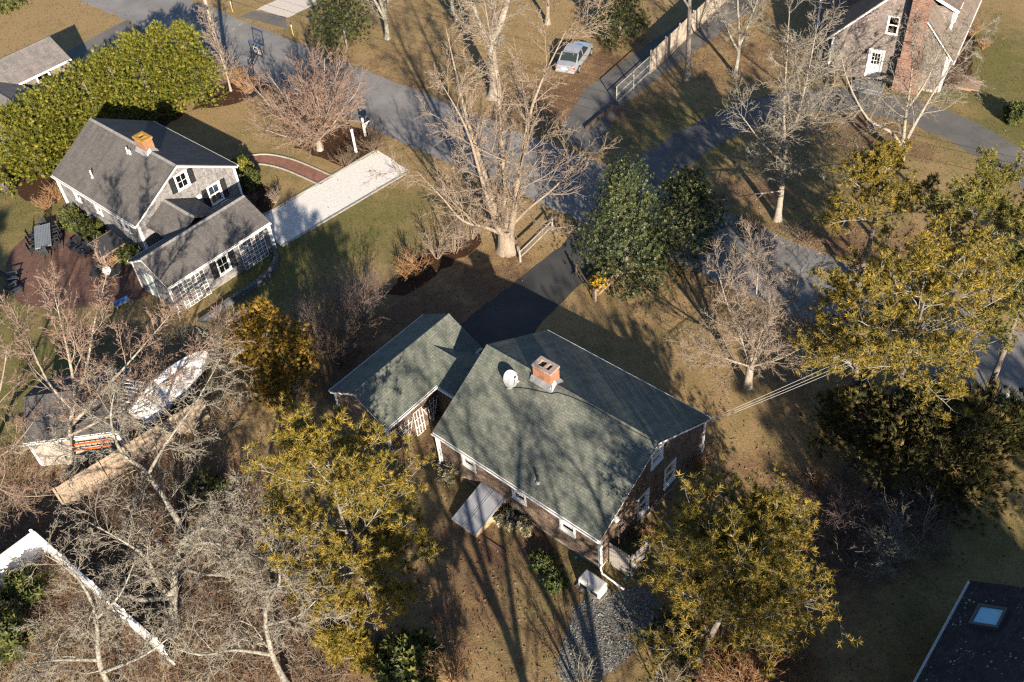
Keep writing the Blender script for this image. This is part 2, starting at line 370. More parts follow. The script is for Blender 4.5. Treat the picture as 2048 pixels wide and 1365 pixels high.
wk = smooth_line([(-19.2, 61.7), (-17.2, 62.2), (-15.4, 61.5), (-13.8, 60.3), (-12.0, 58.7)])
sheet('brick_walk', ribbon(wk, 1.05), .008, walkb, 0)
for s in (-1, 1):
    e = ribbon(wk, 1.25); e = e[:len(wk)] if s > 0 else e[len(wk):]
    mb = MB(); mb.tube([(q.x, q.y, .02) for q in e], .075, 6); mb.build('edging', edg, bpy.data.objects['brick_walk'])
sheet('patio', [(-29.6, 58.3), (-30.9, 57.9), (-32.2, 56.0), (-32.9, 54.2), (-32.9, 52.6), (-32.2, 50.6), (-30.8, 48.4), (-28.0, 47.4), (-24.5, 47.6), (-22.8, 47.8), (-21.6, 48.6), (-23.2, 51.6), (-24.4, 53.6), (-27.2, 56.2)], .008, pave, .03)
sheet('mulch_bed', [(-10.6, 60.2), (-8.4, 62.1), (-9.4, 64.6), (-11.2, 66.3), (-13.6, 65.6), (-14.6, 63.4), (-13.2, 62.0)], .004, mulch, .15)
sheet('mulch_bed', [(-23.4, 70.2), (-20.6, 70.3), (-18.0, 71.6), (-17.0, 73.4), (-19.0, 75.2), (-22.6, 73.6)], .004, mulch, .2)
sheet('mulch_bed', [(-19.0, 60.8), (-17.6, 60.8), (-15.2, 57.2), (-15.6, 55.7), (-17.3, 55.4), (-19.0, 57.4)], .004, mulch, .15)
sheet('mulch_bed', [(-7.6, 45.9), (-6.2, 45.6), (-3.0, 48.6), (-1.2, 50.2), (-1.6, 51.6), (-4.8, 50.2)], .004, mulch, .2)
sheet('mulch_bed', [(-37.6, 64.5), (-33.5, 59.8), (-31.3, 59.0), (-31.6, 60.6), (-30, 62), (-24, 69.5), (-26, 71)], .004, mulch, .2)
sheet('mulch_bed', [(32.2, 65.5), (34.2, 62.6), (36.0, 64.3), (38.6, 70), (37.2, 71.5)], .004, mulch, .15)
sheet('gravel_patch', [tuple(px(*p)[:2]) for p in ((1145, 1215), (1215, 1185), (1290, 1170), (1330, 1230), (1300, 1290), (1200, 1365), (1120, 1365), (1120, 1290))], .004, gravel, .25)
sheet('bare_soil', [tuple(px(*p)[:2]) for p in ((1045, 1040), (1090, 1065), (1120, 1110), (1085, 1140), (1040, 1105))], .004, mat('soil', [(.3, (.06, .038, .026)), (.7, (.13, .085, .06))], 5, .95, .6, 20), .2)
# ------------------------------------------------------------------ houses
class Ctx:
    """parent object and the transform from a building block's own frame to the parent's"""
    def __init__(s, parent, T=None): s.p = parent; s.T = T or Matrix.Identity(4)
    def build(s, mb, name, m, parent=None, bevel=0, smooth=False):
        mb.v = [tuple(s.T @ Vector(v)) for v in mb.v]; return mb.build(name, m, parent or s.p, smooth, bevel)
def frame_m(x, y, yaw): return Matrix.Translation((x, y, 0)) @ Matrix.Rotation(yaw, 4, 'Z')

def wall_m(p0, p1):
    """(u along, out, z) -> block frame; outward is to the right of p0->p1"""
    d = Vector((p1[0] - p0[0], p1[1] - p0[1], 0)); L = d.length; d /= L; n = Vector((d.y, -d.x, 0))
    return Matrix(((d.x, n.x, 0, p0[0]), (d.y, n.y, 0, p0[1]), (0, 0, 1, 0), (0, 0, 0, 1))), L

def shingle_wall(cx, p0, p1, z0, zl, zr, zp, ur, holes, m, course=.13, name='wall'):
    M, L = wall_m(p0, p1); mb = MB(); zt = max(zl, zr, zp)
    zs = set([z0, zl, zr, zt]); k = 0
    while z0 + k * course < zt: zs.add(round(z0 + k * course, 4)); k += 1
    for h in holes: zs.add(h[2]); zs.add(h[3])
    zs = sorted(z for z in zs if z0 <= z <= zt)
    def ext(z):
        a = 0 if z <= zl else ur * (z - zl) / max(zp - zl, 1e-6); b = L if z <= zr else L - (L - ur) * (z - zr) / max(zp - zr, 1e-6); return a, b
    for za, zb in zip(zs[:-1], zs[1:]):
        if zb - za < 1e-4: continue
        fa = ((za - z0) / course) % 1.0; fb = fa + (zb - za) / course
        oa = .022 - .018 * fa; ob = .022 - .018 * min(fb, 1)
        a0, b0 = ext(za); a1, b1 = ext(zb)
        cuts = sorted((h[0], h[1]) for h in holes if h[2] < zb - 1e-5 and h[3] > za + 1e-5)
        segs = []; cur = (a0, a1)
        for h0, h1 in cuts: segs.append((cur, (h0, h0))); cur = (h1, h1)
        segs.append((cur, (b0, b1)))
        for (l0, l1), (r0, r1) in segs:
            if r0 - l0 < .005 and r1 - l1 < .005: continue
            mb.face([M @ Vector((l0, oa, za)), M @ Vector((r0, oa, za)), M @ Vector((r1, ob, zb)), M @ Vector((l1, ob, zb))], [(l0, za - z0), (r0, za - z0), (r1, zb - z0), (l1, zb - z0)])
            if fa < .01: mb.face([M @ Vector((l0, 0, za)), M @ Vector((r0, 0, za)), M @ Vector((r0, oa, za)), M @ Vector((l0, oa, za))], [(l0, za - z0 + .004)] * 4)
    return cx.build(mb, name, m)

def roof_slope(mb, E0, E1, R0, R1, course=.14, th=.07):
    E0, E1, R0, R1 = map(Vector, (E0, E1, R0, R1)); nrm = (E1 - E0).cross(R0 - E0).normalized()
    if nrm.z < 0: nrm = -nrm
    S = (R0 - E0).length; n = max(2, round(S / course)); L = (E1 - E0).length; ud = (E1 - E0) / L
    for i in range(n):
        t0, t1 = i / n, (i + 1) / n
        a, b, c, d = E0.lerp(R0, t0), E1.lerp(R1, t0), E1.lerp(R1, t1), E0.lerp(R0, t1)
        uvs = [((p - E0).dot(ud), v * course * 1.0) for p, v in ((a, i), (b, i), (c, i + 1), (d, i + 1))]
        lo, hi = nrm * .016, nrm * .003
        mb.face([a + lo, b + lo, c + hi, d + hi], uvs); mb.face([a, b, b + lo, a + lo], [(u, v + .002) for u, v in (uvs[0], uvs[1], uvs[1], uvs[0])])
    dn = -nrm * th
    mb.face([E0 + dn, R0 + dn, R1 + dn, E1 + dn]); mb.face([E0, E0 + dn, E1 + dn, E1]); mb.face([E0, R0, R0 + dn, E0 + dn]); mb.face([E1, E1 + dn, R1 + dn, R1])

def gable_roof(cx, a0, a1, bf, br_, rb, ef, er, rh, m, capm=None, course=.14, cap=True):
    """tips: eaves at bf / br_, ridge at rb, along a0..a1"""
    mb = MB(); roof_slope(mb, (a0, bf, ef), (a1, bf, ef), (a0, rb, rh), (a1, rb, rh), course); roof_slope(mb, (a1, br_, er), (a0, br_, er), (a1, rb, rh), (a0, rb, rh), course)
    o = cx.build(mb, 'roof', m)
    if cap:
        mc = MB(); w = .16; sf = (rh - ef) / (rb - bf); sr = (rh - er) / (br_ - rb); n = max(2, round((a1 - a0) / .28))
        for i in range(n):
            x0 = a0 + (a1 - a0) * i / n; x1 = a0 + (a1 - a0) * (i + 1) / n; l0, l1 = .022, .030
            for q in ((-w, -w * sf), (w, -w * sr)):
                A = [(x0, rb, rh + l0), (x1, rb, rh + l1), (x1, rb + q[0], rh + q[1] + l1), (x0, rb + q[0], rh + q[1] + l0)]
                if q[0] < 0: A.reverse()
                mc.face(A, [(x0, 0), (x1, 0), (x1, .1), (x0, .1)])
        cx.build(mc, 'ridge_cap', capm or m, o)
    return o

def rake(cx, a, bf, br_, rb, ef, er, rh, m, w=.15, out=1, t=.045):
    """boards along the two sloping edges of a gable"""
    for (b0, z0), (b1, z1) in (((bf, ef), (rb, rh)), ((br_, er), (rb, rh))):
        mb = MB(); o = .012 * out; s = 1 if b1 > b0 else -1
        A = [(a + o, b0, z0 - .012), (a + o, b1, z1 - .012), (a + o, b1, z1 - .012 - w), (a + o, b0, z0 - .012 - w)]
        B = [(a + o + t * out, *p[1:]) for p in A]
        mb.face(A); mb.face(B[::-1])
        for i in range(4): j = (i + 1) % 4; mb.face([A[j], A[i], B[i], B[j]])
        cx.build(mb, 'rake_board', m)

def corner_board(cx, a, b, z0, z1, sa, sb, m, w=.13):
    """L-shaped corner board; sa, sb point inwards along the walls"""
    mb = MB(); t = .03
    lo = lambda v, s, k: min(v, v + s * k); hi = lambda v, s, k: max(v, v + s * k)
    mb.box((lo(a - sa * t, sa, w), min(b - sb * t, b), z0), (hi(a - sa * t, sa, w), max(b - sb * t, b), z1))
    mb.box((min(a - sa * (t + .002), a), lo(b, sb, w), z0), (max(a - sa * (t + .002), a), hi(b, sb, w), z1))
    return cx.build(mb, 'corner_board', m)

def window(cx, p0, p1, u0, u1, z0, z1, rows=2, cols=1, cas=.11, blind=None, m=None, sashes=2, sill=True):
    """casing with sill (part), sash bars and panes (sub-parts)"""
    M, L = wall_m(p0, p1); m = m or white(); mb = MB(); o0, o1 = -.06, .045
    mb.box((u0, o0, z0), (u0 + cas, o1, z1), M); mb.box((u1 - cas, o0, z0), (u1, o1, z1), M)
    mb.box((u0 - .015, o0, z1), (u1 + .015, o1 + .012, z1 + cas * .9), M)
    if sill: mb.box((u0 - .03, o0, z0 - .05), (u1 + .03, o1 + .04, z0), M)
    w = cx.build(mb, 'window', m)
    a, b = u0 + cas, u1 - cas; H = z1 - z0; sb = MB(); f = .04; glass = []
    for s in range(sashes):
        y = -.035 if s else -.005     # the lower sash sits further out
        lo = z0 + H * s / sashes; hi = z0 + H * (s + 1) / sashes
        sb.box((a, y - .03, lo), (a + f, y, hi), M); sb.box((b - f, y - .03, lo), (b, y, hi), M)
        sb.box((a + f, y - .028, lo), (b - f, y - .002, lo + f), M); sb.box((a + f, y - .028, hi - f), (b - f, y - .002, hi), M)
        ia, ib, il, ih = a + f, b - f, lo + f, hi - f
        for c in range(1, cols): q = ia + (ib - ia) * c / cols; sb.box((q - .012, y - .026, il), (q + .012, y - .004, ih), M)
        for r in range(1, rows): q = il + (ih - il) * r / rows; sb.box((ia, y - .024, q - .012), (ib, y - .006, q + .012), M)
        for c in range(cols):
            for r in range(rows):
                glass.append((ia + (ib - ia) * c / cols, ia + (ib - ia) * (c + 1) / cols, il + (ih - il) * r / rows, il + (ih - il) * (r + 1) / rows, y - .016))
    cx.build(sb, 'sash', m, w)
    for x0, x1, y0, y1, y in glass:
        g = MB(); g.box((x0, y - .004, y0), (x1, y, y1), M); cx.build(g, 'pane', glass_mat(), w)
    if blind:
        g = MB(); g.box((a + .01, -.12, z0 + H * (1 - blind)), (b - .01, -.105, z1 - .02), M)
        cx.build(g, 'blind', mat('linen_blind', [(.3, (.42, .43, .36)), (.7, (.52, .52, .45))], 8, .9), w)
    return w

def shutter(cx, p0, p1, u0, u1, z0, z1, m):
    M, L = wall_m(p0, p1); mb = MB(); f = .05
    mb.box((u0, .024, z0), (u0 + f, .058, z1), M); mb.box((u1 - f, .024, z0), (u1, .058, z1), M)
    for q in (z0, (z0 + z1) / 2 - f / 2, z1 - f): mb.box((u0 + f, .024, q), (u1 - f, .056, q + f), M)
    z = z0 + f
    while z < z1 - f - .03:
        mb.face([M @ Vector((u0 + f, .05, z)), M @ Vector((u1 - f, .05, z)), M @ Vector((u1 - f, .03, z + .045)), M @ Vector((u0 + f, .03, z + .045))]); z += .045
    return cx.build(mb, 'shutter', m)

def uv_box(mb, lo, hi, top=True):
    x0, y0, z0 = lo; x1, y1, z1 = hi; c = [(x0, y0), (x1, y0), (x1, y1), (x0, y1)]; u = 0
    for i in range(4):
        a, b = c[i], c[(i + 1) % 4]; l = math.hypot(b[0] - a[0], b[1] - a[1])
        mb.face([(*a, z0), (*b, z0), (*b, z1), (*a, z1)], [(u, z0), (u + l, z0), (u + l, z1), (u, z1)]); u += l
    if top: mb.face([(*p, z1) for p in c], [p for p in c])
    mb.face([(*p, z0) for p in reversed(c)], [p for p in reversed(c)])
    return mb

def block(cx, a0, a1, b0, b1, ef, er, rh, rb, mw, mr, z0=.3, oe=.2, og=.12, holes={}, walls='frbl', cap=True, capm=None, rakes='rl', corners='0123', cw=None, course=.13, rcourse=.14):
    """walls on a0..a1 x b0..b1, roof tips beyond them; ef, er, rh are the roof's tip and ridge heights"""
    sf = (rh - ef) / (rb - (b0 - oe)); sr = (rh - er) / ((b1 + oe) - rb); tf = ef + sf * oe - .06; tr = er + sr * oe - .06
    P = [(a0, b0), (a1, b0), (a1, b1), (a0, b1)]; Wl = b1 - b0; zp = rh - .08
    spec = {'f': (P[0], P[1], tf, tf, tf, 0), 'r': (P[1], P[2], tf, tr, zp, rb - b0), 'b': (P[2], P[3], tr, tr, tr, 0), 'l': (P[3], P[0], tr, tf, zp, b1 - rb)}
    for k in walls:
        p, q, zl, zr, zpp, ur = spec[k]; shingle_wall(cx, p, q, z0, zl, zr, zpp if k in 'rl' else zl, ur if k in 'rl' else (q[0] - p[0]) and .5, holes.get(k, []), mw, course)
    gable_roof(cx, a0 - og, a1 + og, b0 - oe, b1 + oe, rb, ef, er, rh, mr, capm, rcourse, cap)
    W = white()
    if 'r' in rakes: rake(cx, a1 + og - .07, b0 - oe, b1 + oe, rb, ef - .06, er - .06, rh - .06, W)
    if 'l' in rakes: rake(cx, a0 - og + .07, b0 - oe, b1 + oe, rb, ef - .06, er - .06, rh - .06, W, out=-1)
    for i in corners:
        i = int(i); a, b = P[i]; corner_board(cx, a, b, z0 - .02, (tf if i < 2 else tr) - .02, 1 if i in (0, 3) else -1, 1 if i < 2 else -1, cw or W)
    for b, e, s in ((b0 - oe, ef, 1), (b1 + oe, er, -1)):      # fascia and gutter
        mb = MB(); mb.box((a0 - og + .01, min(b + s * .02, b + s * .05), e - .20), (a1 + og - .01, max(b + s * .02, b + s * .05), e - .075)); cx.build(mb, 'fascia', W)
        g = MB(); y = b - s * .045; g.box((a0 - og, y - .055, e - .13), (a1 + og, y + .055, e - .115)); g.box((a0 - og, y - .06, e - .13), (a1 + og, y - .05, e - .03)); g.box((a0 - og, y + .05, e - .13), (a1 + og, y + .06, e - .03)); cx.build(g, 'gutter', W)
    if z0 > .05:
        mb = MB(); t = .04
        mb.box((a0 + t, b0 + t, -.05), (a1 - t, b1 - t, z0 + .01)); cx.build(mb, 'foundation', mat('concrete', [(.3, (.30, .27, .22)), (.7, (.42, .38, .32))], 3, .9, .3, 20))
    return P

dark_metal = mat('dark_metal', [(0, (.02, .022, .024)), (1, (.035, .036, .04))], 5, .5, metal=.3)
black_paint = mat('black_paint', [(.3, (.012, .012, .014)), (.7, (.022, .022, .025))], 4, .6)
lead = mat('lead_flashing', [(.3, (.28, .29, .31)), (.7, (.42, .43, .45))], 6, .45, metal=.4)
pvc = mat('white_pvc', [(0, (.8, .8, .8)), (1, (.8, .8, .8))], 1, .4)

def chimney(cx, a0, a1, b0, b1, z0, z1, mb_, capm, flues, rb, rh, sf, crown=.0):
    mb = MB(); uv_box(mb, (a0, b0, z0), (a1, b1, z1 - .12), False); c = cx.build(mb, 'chimney', mb_)
    k = MB(); t = .14; w = .025 + crown      # rim of bricks round the flue openings
    xs = sorted(flues); k.box((a0 - w, b0 - w, z1 - .12), (a1 + w, b0 + t, z1)); k.box((a0 - w, b1 - t, z1 - .12), (a1 + w, b1 + w, z1))
    edges = [a0 - w] + [v for f in xs for v in f] + [a1 + w]
    for i in range(0, len(edges), 2): k.box((edges[i], b0 + t, z1 - .12), (edges[i + 1], b1 - t, z1 - .001))
    cx.build(k, 'cap', capm, c)
    d = MB(); d.box((a0 + .05, b0 + .05, z1 - .5), (a1 - .05, b1 - .05, z1 - .118)); cx.build(d, 'flue', black_paint, c)
    f = MB(); e = .16
    for s, bb in ((-1, b0), (1, b1)):
        zb = rh - sf * abs(bb - rb); zo = rh - sf * abs(bb + s * e - rb)
        f.face([(a0 - .1, bb, zb + .26), (a1 + .1, bb, zb + .26), (a1 + .14, bb + s * e, zo + .035), (a0 - .14, bb + s * e, zo + .035)][::-s])
    for s, aa in ((-1, a0), (1, a1)):
        for (p, q) in ((b0 - .1, rb), (rb, b1 + .1)):
            zp, zq = rh - sf * abs(p - rb), rh - sf * abs(q - rb)
            f.face([(aa + s * .004, p, zp + .2), (aa + s * .004, q, zq + .2), (aa + s * .15, q, zq + .036), (aa + s * .15, p, zp + .036)][::s])
    cx.build(f, 'flashing', lead, c)
    return c

def pipe_vent(cx, a, b, z, h, m, r=.05):
    mb = MB(); mb.tube([(a, b, z - .1), (a, b, z + h)], r, 10); o = cx.build(mb, 'vent_pipe', m)
    k = MB(); k.lathe([(r + .09, z - .02), (r + .06, z + .05), (r + .01, z + .09)], 12, Matrix.Translation((a, b, 0))); cx.build(k, 'collar', lead, o)

# ---- the house with the green roof, its link and its garage
mx0, my0, myaw, ML, MW = -4.365, 32.187, math.radians(-44.474), 10.351, 8.96
MEF, MER, MRH, MRB = 2.766, 2.804, 5.356, .493 * 8.96
TM = frame_m(mx0, my0, myaw)
main = empty('shingled_house', (mx0, my0, 0), myaw, 'brown shingled cape house with green-grey roof and attached garage in the middle', 'house')
cm = Ctx(main)
greenroof = course_mat('green_roof', (.108, .128, .112), (.160, .176, .150), (.036, .048, .046), .3, .14, (.205, .20, .165), .45, .9, 1.1)
brown_sh = course_mat('brown_cedar_shingle', (.105, .070, .050), (.225, .165, .130), (.030, .020, .016), .115, .13, (.27, .215, .175), .45, .95, 1.6)
brown_win = mat('brown_trim', [(.3, (.10, .075, .06)), (.7, (.14, .105, .085))], 5, .8)
mf = [(1.58, 2.50), (4.87, 5.75), (7.78, 8.71)]; FW = ((.12, .2), (ML - .12, .2)); GW = ((ML - .12, .2), (ML - .12, MW - .2))
gw_ = [(3.82, 4.78, 3.69, 4.72), (5.03, 5.98, .93, 2.40), (2.85, 3.78, .86, 2.36)]
hl = {'f': [(a + .04, b - .04, 1.44, 2.40) for a, b in mf], 'r': [(a + .04, b - .04, c, d) for a, b, c, d in gw_], 'b': [(2, 2.9, 1.4, 2.3), (6.5, 7.4, 1.4, 2.3)]}
block(cm, .12, ML - .12, .2, MW - .2, MEF, MER, MRH, MRB, brown_sh, greenroof, .3, holes=hl)
for a, b in mf: window(cm, *FW, a, b, 1.44, 2.36, 1, 1)
for a, b, c, d in gw_: window(cm, *GW, a, b, c, d - .04, 1, 1, blind=.5 if c < 2 else None)
for a, b in ((2, 2.9), (6.5, 7.4)): window(cm, (ML - .12, MW - .2), (.12, MW - .2), a, b, 1.4, 2.26, 1, 1)
sfM = (MRH - MEF) / MRB
chimney(cm, 3.26, 4.36, 4.13, 4.80, 4.6, 6.22, brick_mat(), mat('worn_brick_cap', [(.3, (.20, .15, .13)), (.6, (.36, .29, .26)), (.8, (.45, .38, .34))], 9, .9), [(3.46, 3.80), (3.93, 4.14)], MRB, MRH, sfM)
pipe_vent(cm, 6.33, .62, MEF + sfM * .62, .55, mat('green_pipe', [(0, (.02, .045, .035)), (1, (.03, .06, .045))], 3, .5))
# bulkhead doors to the cellar
bk = MB(); blue_grey = mat('grey_bulkhead_paint', [(.3, (.22, .235, .27)), (.7, (.27, .285, .32))], 2, .6, spec=.3)
side = [(.2, 0, .10), (.2, 0, .78), (-2.02, 0, .22), (-2.02, 0, .10)]
for a in (2.92, 4.40):
    bk.face([(a, p[0], p[2]) for p in side]); bk.face([(a + .05, p[0], p[2]) for p in side][::-1])
bk.box((2.92, -2.03, 0), (4.45, -1.98, .22)); bk.box((2.90, -2.0, 0), (2.95, .16, .12)); bk.box((4.42, -2.0, 0), (4.47, .16, .12))
bo = cm.build(bk, 'bulkhead', mat('tan_bulkhead_wall', [(.3, (.42, .30, .17)), (.7, (.52, .38, .23))], 4, .9))
for a0, a1 in ((2.88, 3.672), (3.690, 4.49)):
    d = MB(); M_ = Matrix.Translation((0, .19, .80)) @ Matrix.Rotation(math.atan2(.56, 2.25), 4, 'X')
    d.box((a0, -2.36, 0), (a1, 0, .045), M_); d.box((a0 + .02, -2.33, .045), (a0 + .07, -.03, .065), M_); d.box((a1 - .07, -2.33, .045), (a1 - .02, -.03, .065), M_)
    for y in (-2.33, -.08): d.box((a0 + .07, y, .046), (a1 - .07, y + .05, .063), M_)
    cm.build(d, 'bulkhead_door', blue_grey, bo)
# downspouts and service riser
d = MB(); d.tube([(ML - .02, .1, 2.55), (ML - .02, .1, .35), (ML + .1, .06, .12), (ML + 1.35, .04, .06)], .05, 8); cm.build(d, 'downspout', white())
d = MB(); d.tube([(.05, .12, 2.55), (.05, .12, .35), (.02, -.06, .1)], .05, 8); cm.build(d, 'downspout', white())
d = MB(); d.tube([(ML - .06, MW - .45, .9), (ML - .06, MW - .45, 3.0)], .03, 8); d.box((ML - .12, MW - .62, .75), (ML + .02, MW - .32, 1.15)); cm.build(d, 'electric_meter', mat('grey_box', [(0, (.45, .46, .47)), (1, (.5, .5, .5))], 3, .5))
d = MB(); d.box((ML - .1, 1.18, 2.78), (ML + .05, 1.42, 2.98)); cm.build(d, 'vent_hood', white())
d = MB(); d.tube([(ML - .1, .9, .6), (ML + .06, .9, .55), (ML + .12, .7, .3), (ML + .3, .1, .1), (ML + .45, -.35, .2)], .022, 6); cm.build(d, 'fuel_line', dark_metal)

# garage and link, in the garage's frame
ax0, ay0, ayaw, AL, AW = -6.709, 32.913, math.radians(45.985), 7.215, 4.257
TA = TM.inverted() @ frame_m(ax0, ay0, ayaw); ca = Ctx(main, TA); AEF, AER, ARH, ARB = 2.511, 2.539, 3.749, .512 * 4.257
block(ca, .12, AL - .12, .2, AW - .2, AEF, AER, ARH, ARB, brown_sh, greenroof, .12, holes={'r': [(.55, 3.3, .12, 2.3)]})
M_, _ = wall_m((AL - .12, .2), (AL - .12, AW - .2)); g = MB(); g.box((.5, -.02, .12), (.6, .04, 2.4), M_); g.box((3.25, -.02, .12), (3.35, .04, 2.4), M_); g.box((.6, -.02, 2.28), (3.25, .04, 2.4), M_); gd = ca.build(g, 'garage_door', white())
for i in range(4):
    g = MB(); g.box((.6, -.05, .12 + .54 * i), (3.25, -.02, .12 + .54 * i + .53), M_)
    for j in range(4): g.box((.68 + .65 * j, -.021, .2 + .54 * i), (1.2 + .65 * j, -.008, .57 + .54 * i), M_)
    ca.build(g, 'panel', white(), gd)
cl = Ctx(main, TA @ Matrix.Translation((3.72, 1.75, 0)) @ Matrix.Rotation(-math.pi / 2, 4, 'Z'))   # link: own a runs towards the house
block(cl, .1, 4.25, .1, 2.85, 2.46, 2.46, 3.36, 1.475, brown_sh, greenroof, .12, oe=.12, og=.02, walls='fb', rakes='', corners='')

# ---- the grey-roofed house on the left, its link and garage
lx0, ly0, lyaw, LL, LW = -30.117, 58.109, math.radians(-43.747), 9.803, 8.23
LEF, LER, LRH, LRB = 2.999, 2.893, 5.329, .495 * 8.23
TL = frame_m(lx0, ly0, lyaw)
left = empty('shingled_house', (lx0, ly0, 0), lyaw, 'weathered grey shingled house with grey roof, black shutters and low garage at left', 'house')
cl_ = Ctx(left)
greyroof = course_mat('grey_roof', (.105, .098, .096), (.138, .130, .127), (.046, .044, .046), .3, .14, (.155, .145, .136), .4, .9, .9)
greycap = course_mat('grey_roof_cap', (.21, .205, .20), (.26, .25, .245), (.15, .15, .15), .3, .3, (.25, .24, .23), .4)
grey_sh = course_mat('grey_cedar_shingle', (.135, .13, .132), (.27, .262, .265), (.05, .048, .05), .115, .13, (.30, .295, .30), .5, .95, 1.6)
LG_ = ((LL - .12, .2), (LL - .12, LW - .2)); LF = ((.12, .2), (LL - .12, .2))
lg = [(3.44, 4.44, 3.48, 4.52), (5.36, 6.42, 1.12, 2.50)]; lf = [(1.80, 2.50), (4.36, 5.06), (7.48, 8.28)]
block(cl_, .12, LL - .12, .2, LW - .2, LEF, LER, LRH, LRB, grey_sh, greyroof, .3, capm=greycap,
      holes={'f': [(a + .04, b - .04, 1.68, 2.74) for a, b in lf], 'r': [(a + .04, b - .04, c, d) for a, b, c, d in lg]})
for a, b in lf: window(cl_, *LF, a, b, 1.68, 2.68, 1, 1, cas=.08)
for k, (a, b, c, d) in enumerate(lg):
    window(cl_, *LG_, a, b, c, d - .02, 2 if k == 0 else 1, 2, cas=.12, blind=.5 if k else None, sashes=1 if k == 0 else 2)
    shutter(cl_, *LG_, a - .42, a - .02, c - .02, d + .05, black_paint); shutter(cl_, *LG_, b + .02, b + .42, c - .02, d + .05, black_paint)
sfL = (LRH - LEF) / LRB
chimney(cl_, 5.98, 7.02, 3.78, 4.46, 4.6, 6.2, brick_mat('lichen_brick', (.26, .10, .05), (.35, .17, .085), (.34, .26, .18)), mat('lichen_cap', [(.35, (.26, .12, .045)), (.5, (.34, .19, .04)), (.65, (.40, .29, .05))], 9, .9), [(6.2, 6.55), (6.68, 6.84)], LRB, LRH, sfL, .03)
for a, b, h in ((3.73, 1.12, .55), (5.30, 3.35, .42), (5.56, 3.38, .30)): pipe_vent(cl_, a, b, LEF + sfL * b, h, pvc)
d = MB(); d.box((LL - .1, 4.70, 2.2), (LL + .06, 5.0, 2.45)); cl_.build(d, 'wall_light', white())
for b, s in ((.14, 1), (LW - .14, -1)):
    d = MB(); d.tube([(.02, b, 2.7), (.02, b, .3), (-.15, b - s * .25, .08)], .045, 8); cl_.build(d, 'downspout', white())
# link roof on posts
gx0, gy0, gyaw, GL, GWd = -20.152, 45.777, math.radians(45.027), 7.842, 4.339
GEF, GER, GRH, GRB = 2.344, 2.235, 3.459, .517 * 4.339
gable_roof(cl_, LL - .1, 12.9, .70, 4.50, 2.54, 2.52, 2.42, 3.52, greyroof, greycap)
shingle_wall(cl_, (LL - .1, 4.25), (LL - .09 + 2.6, 4.25), .2, 2.38, 2.38, 2.38, .5, [], grey_sh)
for a, b in ((11.6, .95), (11.6, 1.9)):
    d = MB(); d.box((a - .06, b - .06, 0), (a + .06, b + .06, 2.5)); cl_.build(d, 'post', white())
TG = TL.inverted() @ frame_m(gx0, gy0, gyaw); cg = Ctx(left, TG)
GF = ((.12, .2), (GL - .12, .2))
block(cg, .12, GL - .12, .2, GWd - .2, GEF, GER, GRH, GRB, grey_sh, greyroof, .1, capm=greycap, holes={'f': [(3.43, 4.27, .75, 2.0)], 'l': [(1.2, 2.1, .1, 2.05)]})
window(cg, *GF, 3.38, 4.31, .75, 1.92, 2, 2, cas=.09, blind=.9, sashes=1)
shutter(cg, *GF, 2.93, 3.36, .74, 2.02, black_paint); shutter(cg, *GF, 4.33, 4.76, .74, 2.02, black_paint)
M_, _ = wall_m((.12, GWd - .2), (.12, .2)); d = MB(); d.box((1.14, -.03, .1), (1.24, .045, 2.15), M_); d.box((2.06, -.03, .1), (2.16, .045, 2.15), M_); d.box((1.24, -.03, 2.05), (2.06, .045, 2.15), M_)
dr = cg.build(d, 'door', white()); d = MB(); d.box((1.24, -.05, .1), (2.06, -.015, 2.05), M_); cg.build(d, 'door_leaf', mat('pale_teal_paint', [(0, (.32, .42, .42)), (1, (.38, .47, .47))], 2, .5), dr)
d = MB(); d.tube([(.06, .12, 2.2), (.06, .12, .2), (-.1, -.2, .06)], .045, 8); cg.build(d, 'downspout', white())
d = MB(); d.tube([(GL - .05, .12, 2.2), (GL - .05, .12, .15)], .045, 8); cg.build(d, 'downspout', white())

# ---- the tall gabled house at the top right
ux0, uy0, uyaw = 25.85, 66.59, math.radians(-32.2); UW = 8.2
TU = frame_m(ux0, uy0, uyaw)
upr = empty('shingled_house', (ux0, uy0, 0), uyaw, 'tall shingled gable house with outside brick chimney and white door, top right', 'house')
cu = Ctx(upr, Matrix.Rotation(math.pi / 2, 4, 'Z') @ Matrix.Scale(-1, 4, (0, 1, 0)))   # own a runs back from the gable, b along it
cu = Ctx(upr, Matrix(((0, 1, 0, 0), (1, 0, 0, 0), (0, 0, 1, 0), (0, 0, 0, 1))))
pink_sh = course_mat('rose_grey_shingle', (.14, .112, .102), (.28, .24, .225), (.045, .036, .034), .125, .14, (.32, .285, .272), .45, .95, 1.6)
brownroof = course_mat('brown_roof', (.15, .12, .10), (.21, .175, .15), (.08, .065, .055), .3, .14, (.24, .20, .17), .4, .9, .9)
UGW = ((0, 0), (UW, 0))                                    # gable wall, in the parent's frame, facing the viewer
cp = Ctx(upr)
shingle_wall(cp, (0, 0), (UW, 0), .25, 3.3, 3.3, 7.7, 4.35, [(2.78, 3.84, .38, 2.6), (3.62, 4.40, 4.0, 5.32)], pink_sh, .14)
shingle_wall(cp, (UW, 0), (UW, 9.8), .25, 3.1, 3.1, 3.1, .5, [(.5, 1.6, 1.1, 2.5), (4, 5, 1.1, 2.5)], pink_sh, .14)
shingle_wall(cp, (0, 5), (0, 0), .25, 3.1, 3.1, 3.1, .5, [], pink_sh, .14)
mb = MB(); roof_slope(mb, (-.35, 5.2, 2.98), (-.35, -.18, 2.98), (4.35, 5.2, 7.75), (4.35, -.18, 7.75)); roof_slope(mb, (UW + .45, -.18, 2.85), (UW + .45, 10.2, 2.85), (4.35, -.18, 7.75), (4.35, 10.2, 7.75)); cp.build(mb, 'roof', brownroof)
